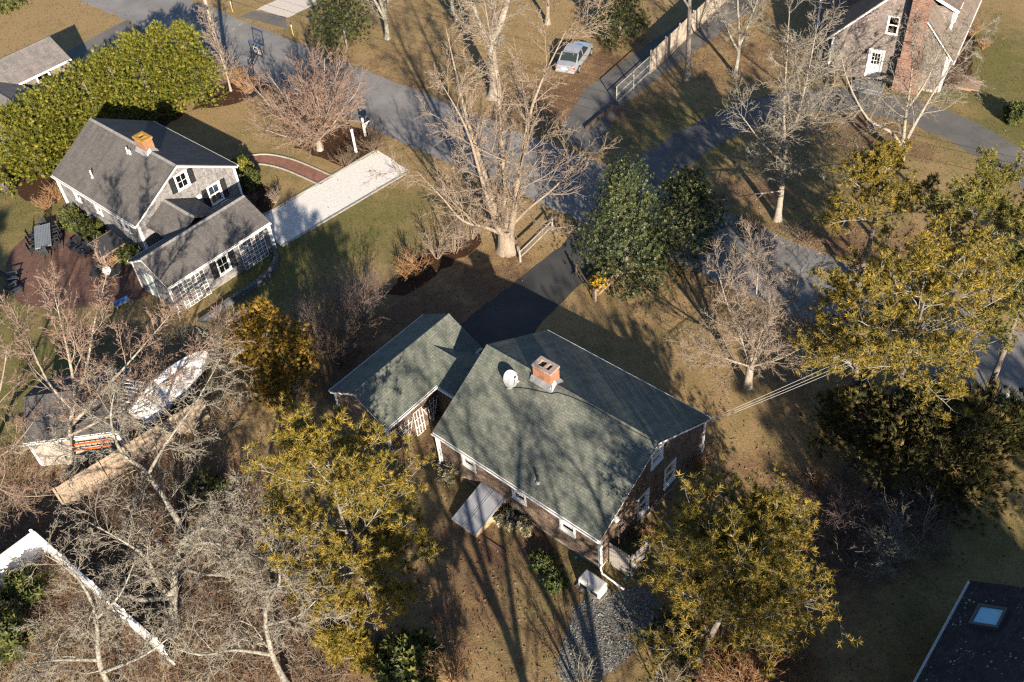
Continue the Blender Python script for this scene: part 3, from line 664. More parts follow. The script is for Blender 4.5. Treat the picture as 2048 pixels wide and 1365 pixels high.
for (x0, z0), (x1, z1) in (((-.38, 2.93), (4.35, 7.72)), ((UW + .5, 2.78), (4.35, 7.72))):
    mb = MB(); A = [(x0, -.16, z0), (x1, -.16, z1), (x1, -.16, z1 - .24), (x0, -.16, z0 - .24)]; B = [(p[0], -.11, p[2]) for p in A]
    mb.face(A); mb.face(B[::-1])
    for i in range(4): mb.face([A[(i + 1) % 4], A[i], B[i], B[(i + 1) % 4]])
    cp.build(mb, 'rake_board', white())
for x, s in ((0, 1), (UW, -1)): corner_board(cp, x, 0, .2, 3.0, s, 1, white(), .17)
mb = MB(); mb.box((UW + .42, -.2, 2.58), (UW + .5, 10.2, 2.84)); cp.build(mb, 'fascia', white())
mb = MB(); mb.box((.05, .05, -.05), (UW - .05, 9.7, .26)); cp.build(mb, 'foundation', MATS['concrete'])
window(cp, *UGW, 3.6, 4.42, 4.0, 5.24, 1, 1, cas=.08)
window(cp, (UW, 0), (UW, 9.8), .45, 1.65, 1.1, 2.45, 3, 2, sashes=1)
M_, _ = wall_m(*UGW); d = MB(); d.box((2.74, -.03, .36), (2.87, .05, 2.62), M_); d.box((3.75, -.03, .36), (3.88, .05, 2.62), M_); d.box((2.87, -.03, 2.5), (3.75, .05, 2.62), M_)
dr = cp.build(d, 'door', white()); d = MB()
d.box((2.87, -.04, .38), (3.75, -.01, 1.42), M_); d.box((2.87, -.04, 1.42), (3.02, -.01, 2.5), M_); d.box((3.60, -.04, 1.42), (3.75, -.01, 2.5), M_); d.box((3.02, -.04, 2.3), (3.60, -.01, 2.5), M_)
for i in range(1, 3): d.box((3.02 + .193 * i - .015, -.038, 1.42), (3.02 + .193 * i + .015, -.012, 2.3), M_); d.box((3.02, -.036, 1.42 + .293 * i - .015), (3.60, -.014, 1.42 + .293 * i + .015), M_)
d.box((2.95, -.01, .5), (3.26, .002, 1.25), M_); d.box((3.36, -.01, .5), (3.67, .002, 1.25), M_); cp.build(d, 'door_leaf', white(), dr)
for i in range(3):
    for j in range(3):
        d = MB(); d.box((3.035 + .193 * i, -.03, 1.435 + .293 * j), (3.2 + .193 * i, -.026, 1.7 + .293 * j), M_); cp.build(d, 'pane', glass_mat(), dr)
d = MB(); d.box((2.5, -.02, 2.2), (2.62, .1, 2.5), M_); cp.build(d, 'wall_light', black_paint)
c = MB(); uv_box(c, (4.95, -.75, -.05), (6.75, -.02, 2.6), True)
uv_box(c, (5.05, -.62, 2.6), (6.3, -.02, 8.9), True)
for i in range(5): uv_box(c, (6.3, -.70, 2.6 + .18 * i), (6.72 - .085 * i, -.03, 2.78 + .18 * i), True)
cp.build(c, 'chimney', brick_mat('red_brick', (.17, .085, .065), (.29, .185, .15), (.34, .30, .27), 1.6))
d = MB(); d.box((2.2, -1.5, 0), (4.4, -.04, .2)); d.box((2.2, -1.8, 0), (4.4, -1.5, .1)); cp.build(d, 'doorstep', mat('bluestone', [(.3, (.17, .17, .17)), (.7, (.26, .26, .25))], 3, .9))
d = MB(); d.box((UW + .1, 1.2, 0), (UW + 2.0, 3.0, .18)); d.box((UW + 2.0, 1.4, 0), (UW + 2.5, 2.8, .09)); cp.build(d, 'doorstep', mat('brick_step', [(.3, (.22, .14, .10)), (.7, (.34, .24, .19))], 5, .9))
# shed dormer on the right slope, and the wing behind on the left
c = MB(); zr = 5.9
shingle_wall(cp, (5.5, 2.2), (7.7, 2.2), 4.0, 5.55, 5.55, 5.55, .5, [], pink_sh, .14); shingle_wall(cp, (7.7, 2.2), (7.7, 8.5), 3.7, 5.55, 5.55, 5.55, .5, [(.7, 1.6, 4.2, 5.4), (3, 3.9, 4.2, 5.4)], pink_sh, .14)
window(cp, (7.7, 2.2), (7.7, 8.5), .66, 1.64, 4.2, 5.3, 2, 2); window(cp, (7.7, 2.2), (7.7, 8.5), 2.96, 3.94, 4.2, 5.3, 2, 2)
mb = MB(); roof_slope(mb, (7.95, 2.0, 5.5), (7.95, 8.7, 5.5), (4.4, 2.0, 7.1), (4.4, 8.7, 7.1)); cp.build(mb, 'roof', brownroof)
mb = MB(); mb.bar((7.97, 1.97, 5.36), (5.3, 1.97, 6.56), .05, .2); cp.build(mb, 'rake_board', white()); corner_board(cp, 7.7, 2.2, 3.7, 5.45, -1, 1, white(), .16)
shingle_wall(cp, (-2.4, 5.0), (4.35, 5.0), .25, 8.2, 8.2, 8.2, .5, [], pink_sh, .14); shingle_wall(cp, (-2.4, 11), (-2.4, 5.0), .25, 8.2, 8.2, 8.2, .5, [], pink_sh, .14)
corner_board(cp, -2.4, 5.0, .2, 8.15, 1, 1, white(), .17)
mb = MB(); roof_slope(mb, (-2.8, 4.7, 8.1), (9.0, 4.7, 8.1), (-2.8, 8.2, 10.4), (9.0, 8.2, 10.4)); roof_slope(mb, (9.0, 11.7, 8.1), (-2.8, 11.7, 8.1), (9.0, 8.2, 10.4), (-2.8, 8.2, 10.4)); cp.build(mb, 'roof', brownroof)

# ---- the corner house at the top left
e1 = px(141.5, 117.3, 2.6); e0 = px(31.6, 170, 2.6); yaw = math.atan2(e1.y - e0.y, e1.x - e0.x); kl = (e1 - e0).length
upl = empty('shingled_house', (e0.x, e0.y, 0), yaw, 'small house with pink-flecked grey roof behind the hedge, top left corner', 'house')
ck = Ctx(upl); fleck = course_mat('flecked_roof', (.155, .158, .16), (.235, .195, .185), (.085, .085, .085), .38, .16, (.19, .19, .19), .3, .9, 2.2)
block(ck, -3.0, kl - .15, .25, 4.3, 2.6, 2.6, 3.85, 2.3, pink_sh, fleck, .2, oe=.25, og=.15, corners='12', holes={'f': [(4.8, 5.9, .3, 2.3)]})
window(ck, (-3.0, .25), (kl - .15, .25), 4.75, 5.95, .9, 2.3, 2, 2)
ckw = Ctx(upl, Matrix.Translation((-1.9, .3, 0)) @ Matrix.Rotation(-math.pi / 2, 4, 'Z'))
block(ckw, .0, 5.2, -2.4, 2.0, 2.5, 2.5, 3.6, -.2, pink_sh, fleck, .2, oe=.2, og=.15, walls='frb', rakes='r', corners='12', holes={'b': [(2.0, 3.2, .2, 2.2)]})
M_, _ = wall_m((5.2, 2.0), (0, 2.0)); d = MB(); d.box((1.95, -.02, .2), (2.08, .05, 2.3), M_); d.box((3.12, -.02, .2), (3.25, .05, 2.3), M_); d.box((2.08, -.02, 2.18), (3.12, .05, 2.3), M_)
dr = ckw.build(d, 'door', white()); d = MB(); d.box((2.08, -.04, .2), (3.12, -.01, 2.18), M_); d.box((2.2, -.01, .35), (3.0, .0, 1.0), M_); d.box((2.2, -.01, 1.15), (3.0, .0, 2.0), M_); ckw.build(d, 'door_leaf', mat('red_paint', [(0, (.55, .06, .02)), (1, (.6, .08, .03))], 2, .4), dr)

# ---- the dark roof with a skylight at the bottom right
low = empty('lichen_roofed_house', (18.2, 21.34, 0), math.radians(-132.6), 'dark lichen-speckled roof with skylight, bottom right corner', 'house')
cb = Ctx(low)
def lichen_mat():
    m = course_mat('lichen_roof', (.030, .030, .034), (.055, .054, .058), (.016, .016, .018), .3, .14, (.06, .055, .055), .4, .9, .8)
    t = m.node_tree; N = t.nodes; Lk = t.links; P = N['Principled BSDF']; src = P.inputs['Base Color'].links[0].from_socket
    tc = N.new('ShaderNodeTexCoord'); v = N.new('ShaderNodeTexVoronoi'); v.inputs['Scale'].default_value = 5.5; v.inputs['Randomness'].default_value = 1; Lk.new(tc.outputs['Object'], v.inputs['Vector'])
    nz = N.new('ShaderNodeTexNoise'); nz.inputs['Scale'].default_value = .9; nz.inputs['Detail'].default_value = 4; Lk.new(tc.outputs['Object'], nz.inputs['Vector'])
    r = ramp(N, [(.42, (.0, .0, .0)), (.75, (.36, .36, .36))]); Lk.new(nz.outputs['Fac'], r.inputs[0])
    lt = N.new('ShaderNodeMath'); lt.operation = 'LESS_THAN'; Lk.new(v.outputs['Distance'], lt.inputs[0]); Lk.new(r.outputs[0], lt.inputs[1])
    mx = N.new('ShaderNodeMix'); mx.data_type = 'RGBA'; Lk.new(lt.outputs[0], mx.inputs[0]); Lk.new(src, mx.inputs[6]); mx.inputs[7].default_value = (.30, .36, .33, 1); Lk.new(mx.outputs[2], P.inputs['Base Color'])
    return m
block(cb, .15, 11.85, .25, 8.15, 2.6, 2.6, 5.5, 4.2, brown_sh, lichen_mat(), .2, oe=.25, og=.15, capm=mat('faded_ridge', [(.3, (.06, .05, .055)), (.7, (.10, .085, .09))], 4, .9))
sB = (5.5 - 2.6) / 4.2
cs = Ctx(low, Matrix.Translation((1.89, 1.24, 2.6 + sB * 1.24)) @ Matrix.Rotation(math.atan(sB), 4, 'X')); d = MB()
for lo, hi in (((-.55, -.6, 0), (-.43, .6, .2)), ((.43, -.6, 0), (.55, .6, .2)), ((-.43, -.6, 0), (.43, -.48, .2)), ((-.43, .48, 0), (.43, .6, .2))): d.box(lo, hi)
sk_o = cs.build(d, 'skylight', mat('slate_metal', [(0, (.06, .075, .085)), (1, (.09, .105, .115))], 3, .4, metal=.4))
m, t, N, Lk, P = _new('painted_sky_glass'); P.inputs['Base Color'].default_value = (.22, .58, .80, 1); P.inputs['Roughness'].default_value = .35  # sky reflection painted into the pane as a flat blue base colour
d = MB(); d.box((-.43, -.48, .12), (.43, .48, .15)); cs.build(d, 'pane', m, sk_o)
# ------------------------------------------------------------------ things standing about
W_ = white()
wood_grey = mat('weathered_wood', [(.3, (.20, .185, .17)), (.6, (.33, .31, .285)), (.8, (.42, .39, .36))], 4, .9, stretch=(1, 1, .2), fine=20)
wood_tan = mat('tan_wood', [(.3, (.24, .18, .13)), (.7, (.40, .32, .245))], 4, .9, stretch=(1, 1, .2), fine=20)
wood_pale = mat('silvered_fence_wood', [(.3, (.30, .25, .20)), (.6, (.44, .38, .31)), (.8, (.55, .48, .41))], 5, .9, stretch=(1, 1, .2), fine=20)
dark_slat = mat('charcoal_slats', [(.3, (.022, .024, .028)), (.7, (.045, .047, .052))], 4, .7)
galv = mat('galvanised_wire', [(0, (.34, .36, .38)), (1, (.45, .47, .48))], 5, .5, metal=.5)

def slats(thing, mb_list, m, name='slat'):
    for mb in mb_list: mb.build(name, m, thing)

# trellises
def grid_trellis(T, u0, u1, z0, z1, nv, nh, label, m=W_):
    t = empty('trellis', label=label, cat='trellis', group='white trellises on house walls'); t.matrix_world = T
    for i in range(nv):
        u = u0 + (u1 - u0) * i / (nv - 1); MB().box((u - .02, -.085, z0), (u + .02, -.065, z1)).build('slat', m, t)
    for j in range(nh):
        z = z0 + (z1 - z0) * j / (nh - 1); MB().box((u0 - .02, -.10, z - .02), (u1 + .02, -.0855, z + .02)).build('slat', m, t)
    for u in (u0, u1): MB().box((u - .015, -.064, z1 - .3), (u + .015, -.0, z1 - .27)).build('bracket', m, t)
    return t
def fan_trellis(T, uc, w, z0, z1, label):
    t = empty('trellis', label=label, cat='trellis', group='white trellises on house walls'); t.matrix_world = T; n = 5
    for i in range(n):
        s = (i / (n - 1) - .5) * w; MB().bar((uc + s * .06, -.075, z0), (uc + s, -.075, z1 - abs(s) * .25), .03, .018, (0, 1, 0)).build('slat', W_, t)
    for f in (.38, .62, .84):
        h = z0 + (z1 - z0) * f; k = w * .5 * (.06 + .94 * f)
        MB().bar((uc - k - .03, -.093, h - k * .12), (uc + k + .03, -.093, h - k * .12), .016, .03, (0, 0, 1)).build('slat', W_, t)
    return t
TGw = frame_m(gx0, gy0, gyaw) @ Matrix.Translation((0, .2, 0)); TAw = frame_m(ax0, ay0, ayaw) @ Matrix.Translation((0, .2, 0))
grid_trellis(TGw, .68, 2.54, .06, 2.02, 7, 8, 'white square lattice trellis on grey garage, left of the shuttered window')
grid_trellis(TGw, 5.28, 7.16, .04, 2.05, 7, 8, 'white square lattice trellis on grey garage, beside the shell driveway')
fan_trellis(TAw, 1.25, 1.2, .02, 1.75, 'white fan trellis on brown garage wall, beside its corner board')
grid_trellis(TAw, 1.93, 2.53, .02, 1.80, 4, 4, 'narrow white ladder trellis between two fan trellises on brown garage')
fan_trellis(TAw, 3.15, 1.15, .05, 1.75, 'white fan trellis in the shaded inner corner of the brown garage')

def clear_mat():
    m, t, N, Lk, P = _new('clear_acrylic'); tr = N.new('ShaderNodeBsdfTransparent'); tr.inputs[0].default_value = (.93, .95, .96, 1); gl = N.new('ShaderNodeBsdfGlossy'); gl.inputs['Roughness'].default_value = .05
    ms = N.new('ShaderNodeMixShader'); ms.inputs[0].default_value = .05; Lk.new(tr.outputs[0], ms.inputs[1]); Lk.new(gl.outputs[0], ms.inputs[2]); Lk.new(ms.outputs[0], N['Material Output'].inputs[0]); return m
# satellite dish
dT = TM @ Matrix.Translation((2.35, 3.35, MEF + sfM * 3.35))
dish = empty('satellite_dish', dT.translation, 0, 'white round satellite dish on the green roof beside the chimney', 'dish')
MB().tube([(0, 0, -.02), (0, 0, .22), (0, .1, .38)], .03, 8).build('mast', galv, dish); MB().box((-.14, -.14, -.05), (.14, .14, .03)).build('foot', galv, dish)
aim = Vector((.62, -.52, .58)).normalized(); Dm = Matrix.Translation((0, .1, .42)) @ aim.to_track_quat('Z', 'Y').to_matrix().to_4x4()
mb = MB(); prof = [(.02 + .42 * i / 8, .16 * (i / 8) ** 2) for i in range(9)]; mb.lathe(prof + [(.435, .155)] + [(r, z - .012) for r, z in prof[::-1]], 28, Dm); mb.build('reflector', mat('dish_white', [(0, (.48, .49, .50)), (1, (.54, .55, .56))], 2, .5), dish, smooth=False)
MB().bar(Dm @ Vector((0, -.38, .1)), Dm @ Vector((0, -.22, .52)), .03).build('arm', galv, dish)
MB().lathe([(.05, 0), (.06, .05), (.05, .16), (.02, .17)], 10, Dm @ Matrix.Translation((0, -.2, .45))).build('feed', mat('grey_plastic', [(0, (.4, .41, .42)), (1, (.5, .5, .5))], 2, .5), dish)
rc = lambda a, b: TM @ Vector((a, b, MEF + sfM * b + .03))
tag(MB().tube(smooth_line([rc(2.4, 3.3), rc(3.0, 3.55), rc(3.7, 3.75), rc(4.5, 3.95), rc(4.9, 4.15), rc(6.5, 4.33), rc(8.5, 4.3), rc(10.25, 4.32)]), .018, 5).build('roof_cable', black_paint), 'thin black cable run across the green roof below the ridge', 'cable')

# generator
gT = empty('generator', TM @ Vector((10.54, -.78, 0)), myaw, 'light grey standby generator on a pad by the house corner', 'generator')
MB().box((-.72, -.42, 0), (.72, .42, .08)).build('pad', gravel, gT, bevel=.02)
gm = mat('generator_paint', [(.3, (.46, .46, .45)), (.7, (.54, .54, .53))], 3, .45, spec=.4)
MB().box((-.61, -.32, .08), (.61, .32, .52)).build('body', gm, gT, bevel=.04)
lid = MB()
lid.v = [(-.63, -.34, .525), (.63, -.34, .525), (.63, .34, .525), (-.63, .34, .525), (-.58, -.26, .75), (.58, -.26, .75), (.58, .30, .75), (-.58, .30, .75)]; lid.f = [(0, 3, 2, 1), (4, 5, 6, 7), (0, 1, 5, 4), (1, 2, 6, 5), (2, 3, 7, 6), (3, 0, 4, 7)]; lid.uv = [[(0, 0)] * 4] * 6
lid.build('lid', gm, gT, bevel=.06)
for x in (-.3, .3):
    m_ = MB()
    for i in range(6): m_.box((x - .2, -.335, .16 + .05 * i), (x + .2, -.315, .185 + .05 * i))
    m_.build('vent', dark_metal, gT)
MB().box((.2, -.36, .55), (.34, -.335, .585)).build('badge', black_paint, gT)

# shower enclosure of pale boards
en = empty('shower_enclosure', TM @ Vector((ML, .6, 0)), myaw, 'weathered board enclosure against the gable wall behind the generator', 'enclosure')
def board_run(parent, p, q, h, bw, m, gap=.012, t=.02, name='board', dog=False, z0=.06, jit=.015, seed=1):
    r = random.Random(seed); p = Vector((p[0], p[1], 0)); q = Vector((q[0], q[1], 0)); L = (q - p).length; n = int(L / (bw + gap)); d = (q - p) / L
    M = Matrix.Translation(p) @ Matrix.Rotation(math.atan2(d.y, d.x), 4, 'Z'); mesh = None; k = []
    for i in range(n):
        if mesh is None:
            b = MB(); b.box((0, -t / 2, z0), (bw, t / 2, h))
            if dog: b.v[4] = (0, -t / 2, h - .05); b.v[5] = (bw, -t / 2, h - .05); b.v[6] = (bw, t / 2, h - .05); b.v[7] = (0, t / 2, h - .05); b.f = b.f[:1] + b.f[2:]; b.uv = b.uv[1:]; j = len(b.v); b.v += [(bw / 2, -t / 2, h), (bw / 2, t / 2, h)]; b.f += [(4, 5, j), (6, 7, j + 1), (5, 6, j + 1, j), (7, 4, j, j + 1)]; b.uv += [[(0, 0)] * 3, [(0, 0)] * 3, [(0, 0)] * 4, [(0, 0)] * 4]
            mesh = b.mesh(name, m)
        o = link(name, mesh, parent); o.matrix_local = M @ Matrix.Translation((i * (bw + gap), r.uniform(-.004, .004), r.uniform(-jit, jit))); k.append(o)
    return M, L
for p, q in (((.02, .12), (1.25, .12)), ((1.27, .12), (1.27, 1.6))):
    M_, L_ = board_run(en, p, q, 1.8, .10, wood_grey, .012, dog=False)
    for z in (.4, 1.5): MB().box((0, .012, z), (L_, .05, z + .08), M_).build('rail', wood_grey, en)
MB().box((1.2, .14, 0), (1.29, .23, 1.85)).build('post', wood_grey, en)

# garden edging of small bricks running away from the bulkhead
eb = empty('brick_edging', px(952, 1068), 0, 'short line of small edging bricks leading from the bulkhead corner', 'edging'); bm_ = None
a_, b_ = px(955, 1070), px(1010, 1107)
for i in range(17):
    p = a_.lerp(b_, i / 16) - eb.location
    if bm_ is None: bm_ = MB().box((-.05, -.09, 0), (.05, .09, .07)).mesh('brick', mat('edging_brick', [(.3, (.13, .07, .05)), (.7, (.22, .13, .09))], 6, .9))
    o = link('brick', bm_, eb); o.location = p; o.rotation_euler = (0, 0, myaw + rg.uniform(-.1, .1))
# sprinkler boxes
for p, l in (((1152, 1116), 'small round green valve cover in soil beside the house wall'), ((1250, 1159), 'small round green valve cover beside the board enclosure')):
    o = empty('valve_cover', px(*p), 0, l, 'valve cover', 'green valve covers by the house'); mb = MB(); mb.lathe([(.10, 0), (.10, .035), (.07, .05), (.065, .03)], 14); mb.build('ring', mat('teal_plastic', [(0, (.08, .30, .25)), (1, (.10, .34, .28))], 2, .5), o); MB().lathe([(.06, .0), (.055, .04)], 10).build('lid', mat('pale_teal_plastic', [(0, (.3, .45, .4)), (1, (.35, .5, .45))], 2, .5), o)

# split rail fences
def split_rail(a, b, label, m, posts=2, h=.95, rails=(.35, .78)):
    a = Vector((*a, 0)); b = Vector((*b, 0)); t = empty('split_rail_fence', a, math.atan2(b.y - a.y, b.x - a.x), label, 'fence'); L = (b - a).length
    for i in range(posts):
        x = L * i / (posts - 1); MB().tube([(x, 0, -.1), (x + .01, .01, h * .5), (x, 0, h)], [.075, .07, .06], 7).build('post', m, t)
        if i < posts - 1:
            for z in rails: MB().tube([(x - .1, 0, z), (x + L / (posts - 1) / 2, .02, z - .03), (x + L / (posts - 1) + .1, 0, z + .01)], [.045, .055, .045], 6).build('rail', m, t)
    return t
split_rail((1.0, 47.85), (3.3, 50.7), 'grey split-rail fence beside the trunk of the big bare tree', wood_grey)
split_rail((5.2, 43.55), (6.75, 45.15), 'tan split-rail fence by the yellow shrub at the driveway edge', wood_tan)
split_rail((5.1, 43.7), (4.35, 46.0), 'short dark rail fence along the driveway edge under the holly', mat('brown_wood', [(.3, (.07, .05, .04)), (.7, (.13, .1, .08))], 4, .9))

# board fence, wire fence and low rail at the top
fe = empty('board_fence', (12.8, 69.1, 0), 0, 'tall weathered board fence along the driveway at top right', 'fence')
dv = Vector((20.6 - 12.8, 79.2 - 69.1, 0)); dv /= dv.length; LF_ = 17.5
M_, L_ = board_run(fe, (0, 0), (dv.x * LF_, dv.y * LF_), 1.8, .14, wood_pale, .01, seed=4)
for z in (.35, 1.55): MB().box((0, .015, z), (L_, .06, z + .09), M_).build('rail', wood_pale, fe)
for i in range(8): MB().box((i * 2.4, .02, 0), (i * 2.4 + .1, .12, 1.9), M_).build('post', wood_pale, fe)
MB().box((0, -.05, -.05), (L_, -.015, .16), M_).build('kickboard', wood_tan, fe)
wf = empty('wire_fence', (9.5, 64.95, 0), math.atan2(69.05 - 64.95, 12.76 - 9.5), 'grey post and wire fence between the board fence and the road', 'fence'); Lw = math.hypot(69.05 - 64.95, 12.76 - 9.5)
for i in range(3): MB().tube([(Lw * i / 2.05, 0, 0), (Lw * i / 2.05, 0, 1.55)], .045, 7).build('post', wood_grey, wf)
for z in (.15, .8, 1.5): MB().box((0, -.02, z), (Lw, .02, z + .06)).build('rail', wood_grey, wf)
mb = MB()
for i in range(40): mb.tube([(Lw * i / 40, 0, .15), (Lw * i / 40, 0, 1.5)], .006, 3, False)
for i in range(10): mb.tube([(0, 0, .2 + .13 * i), (Lw, 0, .2 + .13 * i)], .006, 3, False)
mb.build('wire_mesh', galv, wf)
lr = empty('timber_edging', (6.85, 61.95, 0), math.atan2(3.0, 2.7), 'low dark timber edging at the driveway mouth beside the wire fence', 'edging')
for i in range(3): MB().box((1.36 * i, -.08, 0), (1.36 * i + 1.34, .08, .3 + .02 * (i % 2))).build('timber', mat('dark_timber', [(.3, (.06, .045, .035)), (.7, (.12, .09, .07))], 4, .9), lr)

# stockade fence at left, white vinyl fence in the corner
sf_ = empty('stockade_fence', (-23.6, 31.7, 0), 0, 'tan stockade fence behind the shed, crossing the brush at left', 'fence')
M_, L_ = board_run(sf_, (0, 0), (-16.9 + 23.6, 37.1 - 31.7), 1.7, .12, wood_tan, .006, seed=9, jit=.02)
for z in (.45, 1.35): MB().box((0, -.07, z), (L_, -.012, z + .09), M_).build('rail', wood_tan, sf_)
for i in range(4): MB().box((i * 2.4, -.13, 0), (i * 2.4 + .1, -.03, 1.85), M_).build('post', wood_tan, sf_)
c0 = px(66, 1062, 1.8); vinyl = mat('white_vinyl', [(0, (.8, .8, .81)), (1, (.84, .84, .85))], 2, .35, spec=.5)
vf = empty('vinyl_fence', (c0.x, c0.y, 0), 0, 'white vinyl fence turning a corner in the bare brush, bottom left', 'fence')
for k, (dx, dy, L0) in enumerate(((-.70, -.71, 6.0), (px(325, 1292, 1.8) - c0).normalized()[:2] + ((px(325, 1292, 1.8) - c0).length,))):
    M_, L_ = board_run(vf, (dx * .07, dy * .07), (dx * L0, dy * L0), 1.72, .17, vinyl, .004, .03, jit=0)
    MB().box((0, -.045, 1.66), (L_, .045, 1.78), M_).build('rail', vinyl, vf); MB().box((0, -.045, .05), (L_, .045, .2), M_).build('rail', vinyl, vf)
    for i in range(0 if k == 0 else 1, int(L_ / 2.4) + 1):
        MB().box((i * 2.4 - .065, -.065, 0), (i * 2.4 + .065, .065, 1.9), M_).build('post', vinyl, vf); MB().lathe([(.1, 1.9), (.1, 1.93), (.02, 2.0)], 4, M_ @ Matrix.Translation((i * 2.4, 0, 0)) @ Matrix.Rotation(math.pi / 4, 4, 'Z')).build('cap', vinyl, vf)

# shed, ladder, arbor and boat at left
shd = empty('garden_shed', (-25.7, 34.5, 0), math.radians(3), 'dark-roofed shed with white trim behind bare branches at left', 'shed'); csd = Ctx(shd)
block(csd, .15, 4.75, .2, 4.3, 2.25, 2.25, 3.35, 2.25, mat('pale_board', [(.3, (.26, .225, .20)), (.7, (.36, .32, .285))], 5, .9), course_mat('charcoal_roof', (.075, .072, .075), (.11, .105, .105), (.03, .03, .032), .3, .14, (.12, .11, .11), .4), .15)
ld = empty('extension_ladder', (-22.9, 34.5, 1.25), math.radians(3), 'orange fibreglass ladder hung sideways on the shed wall', 'ladder'); orange = mat('orange_fibreglass', [(0, (.60, .10, .025)), (1, (.66, .13, .03))], 3, .5)
for z in (0, .42): MB().box((-.6, .02, z), (1.5, .1, z + .075)).build('rail', orange, ld)
for i in range(7): MB().tube([(-.45 + .3 * i, .06, .05), (-.45 + .3 * i, .06, .44)], .022, 6).build('rung', galv, ld)
ab = empty('garden_arbor', (-21.2, 36.85, 0), math.radians(70), 'white lattice garden arbor between the shed and the wrapped boat', 'arbor')
for x in (-1.25, 1.25):
    for y in (-.5, .5): MB().box((x - .05, y - .05, 0), (x + .05, y + .05, 2.2)).build('post', W_, ab)
for y in (-.5, .5): MB().box((-1.5, y - .03, 2.2), (1.5, y + .03, 2.34)).build('beam', W_, ab)
for i in range(13): MB().box((-1.44 + .24 * i - .02, -.75, 2.34), (-1.44 + .24 * i + .02, .75, 2.42)).build('slat', W_, ab)
for i in range(6):
    for s in (-1, 1): MB().bar((-1.25 + .42 * i, .5, .3), (-1.25 + .42 * i + s * .2, .5, 2.2), .03, .015, (0, 1, 0)).build('lattice_strip', W_, ab)
bt = empty('wrapped_boat', (-20.75, 36.9, 0), math.atan2(41.5 - 36.9, -17.55 + 20.75), 'long boat under a white shrink-wrap cover beside the stockade fence', 'boat')
st_ = [(0, .95, 1.5), (.6, 1.05, 1.75), (1.8, 1.08, 2.0), (3.2, 1.0, 1.95), (4.4, .7, 1.65), (5.2, .35, 1.3), (5.6, .06, 1.05)]; mb = MB(); rows = []
for x, w, t in st_: rows.append([(x, -w * .8, .35), (x, -w, .85), (x, -w * .55, .85 + (t - .85) * .6), (x, 0, t), (x, w * .55, .85 + (t - .85) * .6), (x, w, .85), (x, w * .8, .35)])
for i in range(len(rows) - 1):
    for j in range(6): mb.face([rows[i][j], rows[i + 1][j], rows[i + 1][j + 1], rows[i][j + 1]])
mb.face(rows[0]); mb.build('cover', mat('shrink_wrap', [(.3, (.74, .75, .77)), (.7, (.84, .85, .86))], 1.5, .35, .5, 3, spec=.5), bt)
for x in (1.0, 3.6): MB().box((x - .06, -.8, 0), (x + .06, .8, .4)).build('trailer_beam', galv, bt)
MB().box((-.3, -.05, .25), (6.2, .05, .35)).build('trailer_tongue', galv, bt)
for y in (-.9, .9): MB().lathe([(.1, -.09), (.29, -.09), (.3, 0), (.29, .09), (.1, .09)], 16, Matrix.Translation((1.7, y, .3)) @ Matrix.Rotation(math.pi / 2, 4, 'X')).build('wheel', black_paint, bt)
tp = empty('blue_tarp', (-23.9, 47.2, 0), math.radians(35), 'bright blue folded tarp on a low bench by the grey garage', 'tarp')
mb = MB(); n = 6
for i in range(n):
    for j in range(3):
        f = lambda a, b: (-.45 + .9 * a / n, -.25 + .5 * b / 3, .5 + .04 * math.sin(a * 2.1 + b) - (.12 if b in (0, 3) else 0)); mb.face([f(i, j), f(i + 1, j), f(i + 1, j + 1), f(i, j + 1)])
mb.build('sheet', mat('blue_tarp_cloth', [(0, (.03, .13, .42)), (1, (.05, .18, .52))], 3, .5), tp)
for x in (-.4, .4):
    for y in (-.2, .2): MB().box((x - .03, y - .03, 0), (x + .03, y + .03, .45)).build('leg', wood_grey, tp)
MB().box((-.5, -.28, .40), (.5, .28, .44)).build('bench_top', wood_grey, tp)

# stone wall by the grey garage
sw = empty('stone_wall', px(470, 600), 0, 'low curved dry-stone retaining wall beside the grey garage', 'wall'); pl = smooth_line([px(*p) for p in ((547, 500), (554, 522), (541, 549), (511, 576), (470, 602), (430, 632), (400, 652))], 10)
stone = mat('field_stone', [(.3, (.07, .075, .08)), (.6, (.14, .145, .15)), (.8, (.24, .24, .235))], 5, .9, .5, 14); sms = []
for k in range(5):
    r = random.Random(50 + k); mb = MB(); mb.box((-.5, -.5, -.5), (.5, .5, .5)); mb.v = [(v[0] * r.uniform(.75, 1), v[1] * r.uniform(.75, 1), v[2] * r.uniform(.8, 1)) for v in mb.v]; sms.append(mb.mesh('stone', stone))
cum = [0]
for i in range(1, len(pl)): cum.append(cum[-1] + (pl[i] - pl[i - 1]).length)
for row in range(2):
    s = .12 * row
    while s < cum[-1] - .1:
        wd_ = rg.uniform(.24, .42); i = max(j for j in range(len(cum)) if cum[j] <= s); i = min(i, len(pl) - 2); q = pl[i].lerp(pl[i + 1], (s - cum[i]) / max(cum[i + 1] - cum[i], 1e-4)); d = pl[i + 1] - pl[i]
        o = link('stone', sms[rg.randrange(5)], sw); o.location = q - sw.location + Vector((0, 0, .11 + .2 * row)); o.rotation_euler = (rg.uniform(-.05, .05), rg.uniform(-.05, .05), math.atan2(d.y, d.x) + rg.uniform(-.12, .12)); o.scale = (wd_, rg.uniform(.26, .36), rg.uniform(.19, .24)); s += wd_ * .93

